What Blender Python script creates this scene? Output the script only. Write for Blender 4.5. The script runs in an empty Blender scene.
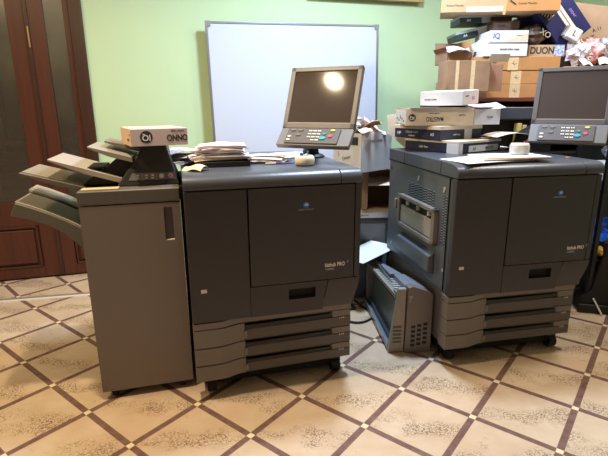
import bpy, bmesh, math, random
from mathutils import Vector, Matrix, noise
random.seed(7)
scene = bpy.context.scene
COL = scene.collection
PI = math.pi

# ------------------------------------------------------------------ helpers
def lin(c):
    return tuple(((x/255)/12.92 if x/255 <= .04045 else ((x/255+.055)/1.055)**2.4) for x in c)

MATS = {}
def mat(name, rgb, rough=.5, metal=0, var=.0, scale=8, bump=0, bscale=200, coat=0, spec=.5, trans=0, emit=None, var2=None):
    if name in MATS: return MATS[name]
    m = bpy.data.materials.new(name); m.use_nodes = True
    nt = m.node_tree; b = nt.nodes['Principled BSDF']
    c = lin(rgb)
    b.inputs['Base Color'].default_value = (*c, 1)
    b.inputs['Roughness'].default_value = rough
    b.inputs['Metallic'].default_value = metal
    b.inputs['Specular IOR Level'].default_value = spec
    if coat: b.inputs['Coat Weight'].default_value = coat; b.inputs['Coat Roughness'].default_value = .1
    if trans: b.inputs['Transmission Weight'].default_value = trans
    if emit:
        b.inputs['Emission Color'].default_value = (*lin(emit[0]), 1); b.inputs['Emission Strength'].default_value = emit[1]
    tc = nt.nodes.new('ShaderNodeTexCoord')
    if var:
        n = nt.nodes.new('ShaderNodeTexNoise'); n.inputs['Scale'].default_value = scale; n.inputs['Detail'].default_value = 5
        nt.links.new(tc.outputs['Object'], n.inputs['Vector'])
        mix = nt.nodes.new('ShaderNodeMix'); mix.data_type = 'RGBA'
        c2 = lin(var2) if var2 else tuple(x*(1-var) for x in c)
        mix.inputs['A'].default_value = (*c, 1); mix.inputs['B'].default_value = (*c2, 1)
        rp = nt.nodes.new('ShaderNodeMapRange'); rp.inputs['From Min'].default_value = .35; rp.inputs['From Max'].default_value = .65
        nt.links.new(n.outputs['Fac'], rp.inputs['Value']); nt.links.new(rp.outputs['Result'], mix.inputs['Factor'])
        nt.links.new(mix.outputs['Result'], b.inputs['Base Color'])
    if bump:
        n2 = nt.nodes.new('ShaderNodeTexNoise'); n2.inputs['Scale'].default_value = bscale
        nt.links.new(tc.outputs['Object'], n2.inputs['Vector'])
        bp = nt.nodes.new('ShaderNodeBump'); bp.inputs['Strength'].default_value = bump; bp.inputs['Distance'].default_value = .002
        nt.links.new(n2.outputs['Fac'], bp.inputs['Height']); nt.links.new(bp.outputs['Normal'], b.inputs['Normal'])
    MATS[name] = m
    return m

class MB:
    def __init__(s): s.v = []; s.f = []
    def add(s, vs, fs, M=None):
        o = len(s.v)
        s.v += [tuple(M @ Vector(p)) if M else tuple(p) for p in vs]
        s.f += [tuple(i+o for i in f) for f in fs]
        return s
    def box(s, x0, y0, z0, x1, y1, z1, M=None):
        vs = [(x, y, z) for z in (z0, z1) for y in (y0, y1) for x in (x0, x1)]
        return s.add(vs, [(0,2,3,1),(4,5,7,6),(0,1,5,4),(2,6,7,3),(0,4,6,2),(1,3,7,5)], M)
    def prism(s, poly, axis, a, b, M=None):
        # poly in the two remaining axes order (x,y),(x,z),(y,z)
        def P(p, t):
            return {'z': (p[0], p[1], t), 'y': (p[0], t, p[1]), 'x': (t, p[0], p[1])}[axis]
        n = len(poly)
        vs = [P(p, a) for p in poly]+[P(p, b) for p in poly]
        fs = [tuple(range(n))[::-1], tuple(range(n, 2*n))]+[(i, (i+1) % n, n+(i+1) % n, n+i) for i in range(n)]
        return s.add(vs, fs, M)
    def tube(s, pts, r, seg=10, M=None):
        pts = [Vector(p) for p in pts]; n = len(pts); vs = []; fs = []
        up = Vector((0, 0, 1))
        for i, p in enumerate(pts):
            d = (pts[min(i+1, n-1)]-pts[max(i-1, 0)]).normalized()
            a = d.cross(up)
            if a.length < .05: a = d.cross(Vector((0, 1, 0)))
            a.normalize(); b = d.cross(a)
            rr = r[i] if isinstance(r, (list, tuple)) else r
            vs += [p+a*math.cos(2*PI*k/seg)*rr+b*math.sin(2*PI*k/seg)*rr for k in range(seg)]
        for i in range(n-1):
            for k in range(seg):
                fs.append((i*seg+k, i*seg+(k+1) % seg, (i+1)*seg+(k+1) % seg, (i+1)*seg+k))
        fs.append(tuple(range(seg))[::-1]); fs.append(tuple((n-1)*seg+k for k in range(seg)))
        return s.add(vs, fs, M)
    def lathe(s, prof, seg=24, M=None):
        vs = []; fs = []
        for r, z in prof:
            vs += [(r*math.cos(2*PI*k/seg), r*math.sin(2*PI*k/seg), z) for k in range(seg)]
        for i in range(len(prof)-1):
            for k in range(seg):
                fs.append((i*seg+k, i*seg+(k+1) % seg, (i+1)*seg+(k+1) % seg, (i+1)*seg+k))
        fs.append(tuple(range(seg))[::-1]); fs.append(tuple((len(prof)-1)*seg+k for k in range(seg)))
        return s.add(vs, fs, M)
    def slab(s, w, d, t, nx, ny, fn):
        """thin sheet w x d centred, thickness t, height fn(u,v)"""
        vs = []; fs = []
        for lay in (0, 1):
            for j in range(ny+1):
                for i in range(nx+1):
                    x = (i/nx-.5)*w; y = (j/ny-.5)*d
                    vs.append((x, y, fn(i/nx, j/ny)+lay*t))
        N = (nx+1)*(ny+1)
        for j in range(ny):
            for i in range(nx):
                a = j*(nx+1)+i; b = a+1; c = b+nx+1; dd = a+nx+1
                fs.append((a, dd, c, b)); fs.append((N+a, N+b, N+c, N+dd))
        for i in range(nx):
            fs.append((i, i+1, N+i+1, N+i)); k = ny*(nx+1)+i; fs.append((k+1, k, N+k, N+k+1))
        for j in range(ny):
            k = j*(nx+1); q = k+nx+1; fs.append((q, k, N+k, N+q)); k += nx; q += nx; fs.append((k, q, N+q, N+k))
        return s.add(vs, fs)
    def build(s, name, m, parent=None, bevel=0, smooth=False, seg=2, label=None):
        me = bpy.data.meshes.new(name); me.from_pydata([tuple(p) for p in s.v], [], s.f)
        bm = bmesh.new(); bm.from_mesh(me); bmesh.ops.recalc_face_normals(bm, faces=bm.faces); bm.to_mesh(me); bm.free()
        me.materials.append(m)
        o = bpy.data.objects.new(name, me); COL.objects.link(o)
        if parent: o.parent = parent
        if bevel:
            md = o.modifiers.new('Bevel', 'BEVEL'); md.width = bevel; md.segments = seg; md.limit_method = 'ANGLE'; md.angle_limit = math.radians(40)
            for p in me.polygons: p.use_smooth = True
            md.harden_normals = True
        if smooth:
            for p in me.polygons: p.use_smooth = True
        if label: o['label'] = label
        return o

def tag(o, label=None, cat=None, group=None, kind=None):
    if label: o['label'] = label
    if cat: o['category'] = cat
    if group: o['group'] = group
    if kind: o['kind'] = kind
    return o
def thing(name, label, cat, loc=(0, 0, 0), rz=0, group=None, rx=0, ry=0):
    o = bpy.data.objects.new(name, None); COL.objects.link(o); o.empty_display_size = .05
    o.location = loc; o.rotation_euler = (rx, ry, rz)
    return tag(o, label, cat, group)
def place(o, loc, rz=0, rx=0, ry=0):
    o.location = loc; o.rotation_euler = (rx, ry, rz); return o

def text(name, s, size, m, parent, loc, rot=(PI/2, 0, 0), depth=.0006, align='CENTER', sx=1, label=None, bold=0):
    cu = bpy.data.curves.new(name, 'FONT'); cu.body = s; cu.size = size; cu.extrude = depth; cu.offset = bold*size
    cu.align_x = align; cu.align_y = 'CENTER'
    t = bpy.data.objects.new(name+'_tmp', cu); COL.objects.link(t)
    bpy.context.view_layer.update()
    dg = bpy.context.evaluated_depsgraph_get()
    me = bpy.data.meshes.new_from_object(t.evaluated_get(dg))
    bpy.data.objects.remove(t)
    me.materials.clear(); me.materials.append(m)
    o = bpy.data.objects.new(name, me); COL.objects.link(o); o.parent = parent
    o.location = loc; o.rotation_euler = rot; o.scale = (sx, 1, 1)
    if label: o['label'] = label
    return o

# ------------------------------------------------------------------ camera
H = 1.31505; F = 465.22; PIT = .258207; ROLL = .006477
c_, s_ = math.cos(PIT), math.sin(PIT)
R0 = Matrix(((1, 0, 0), (0, -s_, -c_), (0, c_, -s_)))
cr, sr = math.cos(ROLL), math.sin(ROLL)
R = Matrix(((cr, sr, 0), (-sr, cr, 0), (0, 0, 1))) @ R0
right, down, fwd = R[0], R[1], R[2]
cam = bpy.data.cameras.new('camera'); co = bpy.data.objects.new('camera', cam); COL.objects.link(co)
M = Matrix(((right[0], -down[0], -fwd[0], 0), (right[1], -down[1], -fwd[1], 0), (right[2], -down[2], -fwd[2], H), (0, 0, 0, 1)))
co.matrix_world = M
cam.sensor_width = 36; cam.lens = F/608*36; cam.clip_start = .05; cam.clip_end = 60
scene.camera = co

# ------------------------------------------------------------------ materials
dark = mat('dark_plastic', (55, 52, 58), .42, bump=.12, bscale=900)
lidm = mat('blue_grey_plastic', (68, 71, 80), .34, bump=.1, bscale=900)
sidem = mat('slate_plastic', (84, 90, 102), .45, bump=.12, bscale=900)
taupe = mat('taupe_plastic', (118, 110, 106), .45, bump=.12, bscale=900)
taupe2 = mat('warm_grey_plastic', (122, 113, 109), .4, bump=.12, bscale=900)
brownp = mat('brown_grey_plastic', (110, 102, 98), .4)
black = mat('black_plastic', (22, 22, 24), .5)
gapm = mat('gap_black', (10, 10, 11), .8)
rubber = mat('rubber', (18, 18, 18), .8)
lightgrey = mat('light_grey_plastic', (168, 164, 160), .45)
white = mat('white_plastic', (225, 222, 215), .4)
paper = mat('paper', (235, 232, 230), .8)
paper_l = mat('lilac_paper', (214, 196, 214), .8, var=.3, scale=40, var2=(238, 234, 232))
paper_b = mat('blue_white_paper', (205, 225, 245), .75)
card = mat('cardboard', (152, 120, 92), .85, var=.18, scale=14)
card_o = mat('orange_cardboard', (184, 134, 84), .85, var=.12, scale=10)
card_c = mat('cream_cardboard', (212, 198, 178), .8, var=.1, scale=14)
card_w = mat('white_cardboard', (210, 211, 218), .7, var=.06, scale=14)
navy = mat('navy_print', (40, 42, 72), .5, var=.3, scale=20)
tape = mat('packing_tape', (216, 190, 152), .3, var=.15, scale=60)
ink = mat('dark_ink', (45, 42, 50), .6)
inkw = mat('white_ink', (225, 225, 230), .6)
grey_ink = mat('grey_ink', (170, 170, 176), .6)
inkb = mat('blue_ink', (70, 110, 180), .6)
inkr = mat('red_ink', (200, 50, 60), .6)
green = mat('green_card', (50, 92, 66), .6, var=.2)

def floor_mat(name, gx, gy, ga, sp):
    m = bpy.data.materials.new(name); m.use_nodes = True; nt = m.node_tree; N = nt.nodes; L = nt.links
    b = N['Principled BSDF']
    geo = N.new('ShaderNodeNewGeometry'); sep = N.new('ShaderNodeSeparateXYZ'); L.new(geo.outputs['Position'], sep.inputs[0])
    def mt(op, a, c=None, d=None):
        n = N.new('ShaderNodeMath'); n.operation = op
        for i, q in enumerate((a, c, d)):
            if q is None: continue
            if isinstance(q, (int, float)): n.inputs[i].default_value = q
            else: L.new(q, n.inputs[i])
        return n.outputs[0]
    X = mt('SUBTRACT', sep.outputs[0], gx); Y = mt('SUBTRACT', sep.outputs[1], gy)
    ca, sa = math.cos(ga)/sp, math.sin(ga)/sp
    A = mt('ADD', mt('MULTIPLY', X, ca), mt('MULTIPLY', Y, sa))
    B = mt('SUBTRACT', mt('MULTIPLY', X, sa), mt('MULTIPLY', Y, ca))
    def edge(a): return mt('ABSOLUTE', mt('SUBTRACT', mt('FRACT', mt('ADD', a, .5)), .5))   # 0 at the line
    ea, eb = edge(A), edge(B); w = .040
    la = mt('LESS_THAN', ea, w); lb = mt('LESS_THAN', eb, w)
    line = mt('MAXIMUM', la, lb); both = mt('MULTIPLY', la, lb)
    ga_ = mt('LESS_THAN', mt('ABSOLUTE', mt('SUBTRACT', ea, w)), .0035); gb_ = mt('LESS_THAN', mt('ABSOLUTE', mt('SUBTRACT', eb, w)), .0035)
    grout = mt('MULTIPLY', mt('MAXIMUM', ga_, gb_), .3)
    comb = N.new('ShaderNodeCombineXYZ'); L.new(mt('FLOOR', A), comb.inputs[0]); L.new(mt('FLOOR', B), comb.inputs[1])
    wn = N.new('ShaderNodeTexWhiteNoise'); L.new(comb.outputs[0], wn.inputs[0])
    def nz(scale, detail=4, vec=None, rough=.6):
        n = N.new('ShaderNodeTexNoise'); n.inputs['Scale'].default_value = scale; n.inputs['Detail'].default_value = detail; n.inputs['Roughness'].default_value = rough
        L.new(vec or geo.outputs['Position'], n.inputs['Vector']); return n.outputs['Fac']
    def mr(v, a, c, lo=0, hi=1):
        n = N.new('ShaderNodeMapRange'); L.new(v, n.inputs[0]); n.inputs[1].default_value = a; n.inputs[2].default_value = c
        n.inputs[3].default_value = lo; n.inputs[4].default_value = hi; return n.outputs[0]
    def mix(f, a, c):
        n = N.new('ShaderNodeMix'); n.data_type = 'RGBA'
        if isinstance(f, float): n.inputs['Factor'].default_value = f
        else: L.new(f, n.inputs['Factor'])
        for k, q in (('A', a), ('B', c)):
            if isinstance(q, tuple): n.inputs[k].default_value = (*lin(q), 1)
            else: L.new(q, n.inputs[k])
        return n.outputs['Result']
    base = mix(mr(nz(6), .35, .65), (201, 177, 152), (215, 195, 172))
    base = mix(mr(nz(2.2), .4, .62, 0, .5), base, (200, 172, 142))
    base = mix(mr(wn.outputs['Value'], 0, 1, 0, .22), base, (204, 178, 154))
    # veined print: fine crackle inside soft patches in the middle/upper edge of each tile
    vor = N.new('ShaderNodeTexVoronoi'); vor.feature = 'DISTANCE_TO_EDGE'; vor.inputs['Scale'].default_value = 70
    add = N.new('ShaderNodeVectorMath'); add.operation = 'ADD'
    nn = N.new('ShaderNodeTexNoise'); nn.inputs['Scale'].default_value = 60; L.new(geo.outputs['Position'], nn.inputs['Vector'])
    sc = N.new('ShaderNodeVectorMath'); sc.operation = 'SCALE'; sc.inputs['Scale'].default_value = .03; L.new(nn.outputs['Color'], sc.inputs[0])
    L.new(geo.outputs['Position'], add.inputs[0]); L.new(sc.outputs[0], add.inputs[1]); L.new(add.outputs[0], vor.inputs['Vector'])
    crack = mr(vor.outputs['Distance'], .03, .16, 1, 0)
    fine = mr(nz(110, 3), .42, .50)
    fa = mt('FRACT', A); fb = mt('FRACT', B)
    off = mt('MULTIPLY', wn.outputs['Value'], .36)
    dx = mt('ADD', mt('SUBTRACT', mt('SUBTRACT', fa, mt('MULTIPLY', fb, .55)), mt('ADD', off, -.02)), mt('MULTIPLY', mt('SUBTRACT', nz(4, 2), .5), 1.1)); 
    patch = mr(mt('ABSOLUTE', dx), .09, .24, 1, 0)
    patch = mt('MULTIPLY', patch, mr(nz(5.5, 3), .38, .52))
    veins = mt('MULTIPLY', mt('MULTIPLY', crack, fine), patch)
    base = mix(mt('MULTIPLY', veins, 1.0), base, (120, 94, 72))
    brown = mix(mr(nz(22), .4, .6), (112, 82, 76), (128, 98, 90))
    colr = mix(line, base, brown)
    ins = mix(mr(nz(40), .4, .6), (226, 206, 160), (238, 224, 196))
    colr = mix(both, colr, ins)
    colr = mix(grout, colr, (120, 96, 84))
    L.new(colr, b.inputs['Base Color'])
    L.new(mr(nz(14), .3, .7, .26, .4), b.inputs['Roughness'])
    bp = N.new('ShaderNodeBump'); bp.inputs['Strength'].default_value = .15; bp.inputs['Distance'].default_value = .002
    L.new(mt('SUBTRACT', 1, mt('MULTIPLY', mt('MAXIMUM', ga_, gb_), 1)), bp.inputs['Height']); L.new(bp.outputs[0], b.inputs['Normal'])
    return m

def wood_mat(name, c1, c2, axis='z', scale=1):
    m = bpy.data.materials.new(name); m.use_nodes = True; nt = m.node_tree; N = nt.nodes; L = nt.links; b = N['Principled BSDF']
    tc = N.new('ShaderNodeTexCoord'); mp = N.new('ShaderNodeMapping')
    mp.inputs['Scale'].default_value = {'z': (30*scale, 30*scale, 1.5*scale), 'x': (1.5*scale, 30*scale, 30*scale)}[axis]
    L.new(tc.outputs['Object'], mp.inputs[0]); n = N.new('ShaderNodeTexNoise'); n.inputs['Scale'].default_value = 1.4; n.inputs['Detail'].default_value = 6
    L.new(mp.outputs[0], n.inputs['Vector']); r = N.new('ShaderNodeValToRGB')
    r.color_ramp.elements[0].position = .35; r.color_ramp.elements[0].color = (*lin(c1), 1); r.color_ramp.elements[1].position = .68; r.color_ramp.elements[1].color = (*lin(c2), 1)
    L.new(n.outputs['Fac'], r.inputs[0]); L.new(r.outputs[0], b.inputs['Base Color']); b.inputs['Roughness'].default_value = .4
    return m
doorwood = wood_mat('mahogany', (72, 36, 26), (84, 43, 30))
framewood = wood_mat('dark_mahogany', (52, 30, 22), (64, 38, 26))
shelfwood = wood_mat('shelf_wood', (92, 44, 34), (120, 62, 44), 'x')
palewood = wood_mat('pale_wood', (176, 146, 96), (200, 170, 118), 'x')

# glass
gl = bpy.data.materials.new('door_glass'); gl.use_nodes = True
nt = gl.node_tree; nt.nodes.clear(); o_ = nt.nodes.new('ShaderNodeOutputMaterial'); mx = nt.nodes.new('ShaderNodeMixShader')
tr = nt.nodes.new('ShaderNodeBsdfTransparent'); tr.inputs[0].default_value = (.9, .9, .86, 1); gs = nt.nodes.new('ShaderNodeBsdfGlossy'); gs.inputs['Roughness'].default_value = .35
fr = nt.nodes.new('ShaderNodeFresnel'); fr.inputs[0].default_value = 2.2
nt.links.new(fr.outputs[0], mx.inputs[0]); nt.links.new(tr.outputs[0], mx.inputs[1]); nt.links.new(gs.outputs[0], mx.inputs[2]); nt.links.new(mx.outputs[0], o_.inputs[0])

# ------------------------------------------------------------------ setting (wall frame: s along wall, t toward the room)
WA = .285; WX, WY = -2.367, 3.395
def wall_pt(s, t, z): return (WX+s*math.cos(WA)+t*math.sin(WA), WY+s*math.sin(WA)-t*math.cos(WA), z)
def wobj(mb, name, m, parent=None, bevel=0, label=None):      # built in (s, t, z) with t away from the wall into the room
    mb.v = [(x, -y, z) for x, y, z in mb.v]
    o = mb.build(name, m, parent, bevel, label=label)
    if parent is None: place(o, (WX, WY, 0), WA)
    return o
def struct(o): o['kind'] = 'structure'; return o

wallm = mat('green_wall_paint', (200, 226, 184), .7, var=.04, scale=2.5, bump=.2, bscale=60, var2=(196, 222, 183))
wallo = mat('warm_wall_paint', (170, 152, 138), .8)
ceilm = mat('ceiling_paint', (225, 222, 212), .9)
S0, S1, T1, ZC = -1.3, 5.2, 5.4, 2.85
DL, DR = -.75, .817                # door opening
wb = MB(); wb.box(DR, -.1, 0, S1, 0, ZC).box(S0, -.1, 0, DL, 0, ZC).box(DL, -.1, 2.3, DR, 0, ZC)
struct(wobj(wb, 'wall_back', wallm))
struct(wobj(MB().box(S0-.1, -.1, 0, S0, T1, ZC), 'wall_left', wallo))
struct(wobj(MB().box(S1, -.1, 0, S1+.1, T1, ZC), 'wall_right', wallm))
struct(wobj(MB().box(S0-.1, T1, 0, S1+.1, T1+.1, ZC), 'wall_front', wallo))
struct(wobj(MB().box(S0-.1, -.9, ZC, S1+.1, T1+.1, ZC+.1), 'ceiling', ceilm))
fl = MB().box(S0-.1, -.1, -.05, S1+.1, T1+.1, 0)
fl = wobj(fl, 'floor', floor_mat('floor_tiles', .4629, 1.9557, .8995, .3393)); struct(fl)
# strip of tiles by the door, laid on another grid, and the white joint strip between the two
# strip runs at yaw .20 through (-2.125,3.011)
ta = .2; tx, ty = -2.125, 3.011
fm = floor_mat('doorway_tiles', -2.292, 3.335, .80, .3393)
n2 = MB()
def tp(u, v): return (tx+u*math.cos(ta)-v*math.sin(ta), ty+u*math.sin(ta)+v*math.cos(ta))
a = tp(-.9, .012); b = tp(2.6, .012); c = wall_pt(3.1, .0, 0); d = wall_pt(-1.0, 0, 0)
n2.prism([a, b, c[:2], d[:2]], 'z', 0, .002)
struct(n2.build('floor', fm))
st = MB(); st.prism([tp(-.9, -.012), tp(2.6, -.012), tp(2.6, .012), tp(-.9, .012)], 'z', 0, .005)
struct(st.build('trim_1', mat('joint_strip', (228, 226, 222), .3)))
st = MB(); st.prism([tp(-.9, .012), tp(2.6, .012), tp(2.6, .05), tp(-.9, .05)], 'z', 0, .0035)
struct(st.build('trim_2', mat('joint_grout', (150, 132, 118), .5)))

# ---- door with two leaves
door = bpy.data.objects.new('door_1', None); COL.objects.link(door); place(door, (WX, WY, 0), WA); door['kind'] = 'structure'
def leaf(sl, sr, zt, g0, g1, zb, pz0, pz1, p0, p1, nm):
    """sl..sr leaf, glass g0..g1 above zb, raised panel p0..p1 below"""
    m = MB()
    m.box(sl, -.03, .015, g0, .012, zt).box(g1, -.03, .015, sr, .012, zt).box(g0, -.03, zt-.14, g1, .012, zt)
    m.box(g0, -.03, pz1+.03, g1, .012, zb).box(g0, -.03, .015, g1, .012, pz0-.03)
    m.box(g0, -.03, pz0-.03, g1, -.005, pz1+.03)
    lf = wobj(m, 'door_leaf', doorwood, door, bevel=.004)
    q = MB(); q.box(p0, -.005, pz0, p1, .014, pz1); wobj(q, 'raised_panel', doorwood, lf, bevel=.012)
    q = MB(); t = .012
    for (x0, z0, x1, z1) in ((p0-.03, pz0-.03, p1+.03, pz0-.03+t), (p0-.03, pz1+.03-t, p1+.03, pz1+.03), (p0-.03, pz0-.03, p0-.03+t, pz1+.03), (p1+.03-t, pz0-.03, p1+.03, pz1+.03)):
        q.box(x0, .0, z0, x1, .02, z1)
    wobj(q, 'panel_moulding', doorwood, lf, bevel=.003)
    q = MB().box(g0-.005, -.012, zb-.005, g1+.005, -.007, zt-.13); wobj(q, 'glass_pane', gl, lf)
leaf(-.68, .440, 2.28, -.57, .330, .62, .13, .40, -.5, .29, 'l')
leaf(.452, .73, 2.28, .562, .692, .62, .13, .40, .60, .65, 'r')
wobj(MB().box(.438, .012, .02, .466, .024, 2.28), 'astragal', framewood, door, bevel=.004)
wobj(MB().box(.728, -.06, 0, .817, .03, 2.32).box(-.75, -.06, 0, -.68, .03, 2.32).box(-.75, -.06, 2.28, .817, .03, 2.36), 'door_frame', framewood, door, bevel=.006)
# sliver of metal on the stile (bolt plate)
wobj(MB().box(.452, .012, 1.72, .462, .034, 1.86), 'bolt_plate', mat('brass', (190, 160, 110), .35, .8), door, bevel=.002)
# closet behind the glass
dk = mat('closet_paint', (170, 170, 152), .8, var=.2, scale=3)
struct(wobj(MB().box(-.9, -.85, 0, .9, -.8, 2.6).box(-.95, -.85, 0, -.9, -.1, 2.6).box(.9, -.85, 0, .95, -.1, 2.6), 'wall_closet', dk))
struct(wobj(MB().box(-.95, -.85, -.05, .95, -.1, 0), 'floor', mat('closet_floor', (90, 70, 56), .6)))
rk = thing('storage_rack', 'metal storage rack standing behind the glass of the brown door', 'rack', wall_pt(0, -.5, 0), WA)
q = MB()
for z in (.55, 1.055): q.box(-.85, -.22, z-.03, .8, .22, z)
q.build('shelf', mat('rack_shelf', (170, 160, 140), .6), rk)
for x in (-.85, .0, .77):
    for y in (-.22, .19): MB().box(x, y, 0, x+.03, y+.03, 1.9).build('post', taupe, rk)
random.seed(3)
shade = [(60, 62, 60), (92, 94, 88), (120, 122, 116), (74, 76, 84), (140, 138, 128)]
names_ = ['dark', 'grey', 'pale grey', 'slate', 'light']
levels = ['lowest', 'second from the bottom', 'third from the bottom', 'fourth from the bottom', 'fifth from the bottom', 'sixth from the bottom', 'seventh from the bottom', 'topmost']
for cx, nm in ((.10, 'left'), (.62, 'right')):
    z = .551
    for k in range(8):
        sh = shade[(k*3+(cx > .3)) % 5]; h = .045+.012*random.random()
        rp = MB().box(-.14, -.12, 0, .14, .12, h)
        o = rp.build('paper_bundle', mat('bundle%d' % ((k*3+(cx > .3)) % 5), sh, .7, var=.3, scale=60), None, .003)
        x, y, _ = wall_pt(cx+random.uniform(-.02, .02), -.43, 0); place(o, (x, y, z), WA+random.uniform(-.06, .06)); z += h+.0008
        tag(o, '%s paper bundle, %s, %s stack on the rack behind door glass' % (names_[(k*3+(cx > .3)) % 5], levels[k], nm), 'paper bundle', 'paper bundles behind the door glass')
    
for i, (cx, w, h, c, lb, g) in enumerate(((.60, .05, .10, (176, 110, 48), 'small orange carton on the rack behind the narrow glass pane', 0), (.665, .045, .13, (196, 52, 70), 'small red carton on the rack behind the narrow glass pane', 0), (.73, .05, .05, (205, 205, 205), 'small white carton beside the red one behind the narrow glass pane', 0))):
    o = MB().box(-w/2, -.03, 0, w/2, .03, h).build('small_carton', mat('sc%d' % i, c, .6), None, .002)
    x, y, _ = wall_pt(cx+.02, -.36, 0); place(o, (x, y, 1.0555), WA+.2*i); tag(o, lb, 'carton')

# ---- whiteboard
bd = thing('whiteboard', 'large whiteboard with a thin grey metal frame hanging on the green wall', 'whiteboard', wall_pt(1.70, .10, .80), WA)
bw, bh = 1.405, 1.122
MB().box(0, -.004, 0, bw, .006, bh).build('writing_surface', mat('board_white', (206, 214, 234), .35), bd)
alu = mat('aluminium', (158, 158, 164), .35, .7)
q = MB()
q.box(-.008, -.010, -.008, bw+.008, .012, .012).box(-.008, -.010, bh-.008, bw+.008, .012, bh+.008).box(-.008, -.010, 0, .010, .012, bh).box(bw-.010, -.010, 0, bw+.008, .012, bh)
q.build('frame', alu, bd, .003)
for x in (-.01, bw-.03):
    for z in (-.01, bh-.03): MB().box(x, -.013, z, x+.04, -.009, z+.04).build('corner_cap', mat('cap_grey', (140, 140, 146), .5), bd, .002)
for x in (.02, bw-.06):
    for z in (.1, bh-.1): MB().box(x, .006, z-.02, x+.04, .10, z+.02).build('mounting_bracket', alu, bd)
bd.rotation_euler = (0, -.018, WA)
# ---- wooden picture frame high on the wall, only its lower edge in view
pf = thing('picture_frame', 'wooden frame high on the green wall above the whiteboard, only its bottom rail showing', 'picture frame', wall_pt(2.5, .045, 2.155), WA)
q = MB(); q.box(0, -.02, 0, 1.02, .02, .05).box(0, -.02, .55, 1.02, .02, .6).box(0, -.02, .05, .05, .02, .55).box(.97, -.02, .05, 1.02, .02, .55)
q.build('frame', palewood, pf, .004); MB().box(.05, .0, .05, .97, .012, .55).build('backing', card_c, pf)
MB().box(.1, .012, .4, .15, .045, .45).box(.9, .012, .4, .95, .045, .45).build('hanger', alu, pf)

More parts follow.
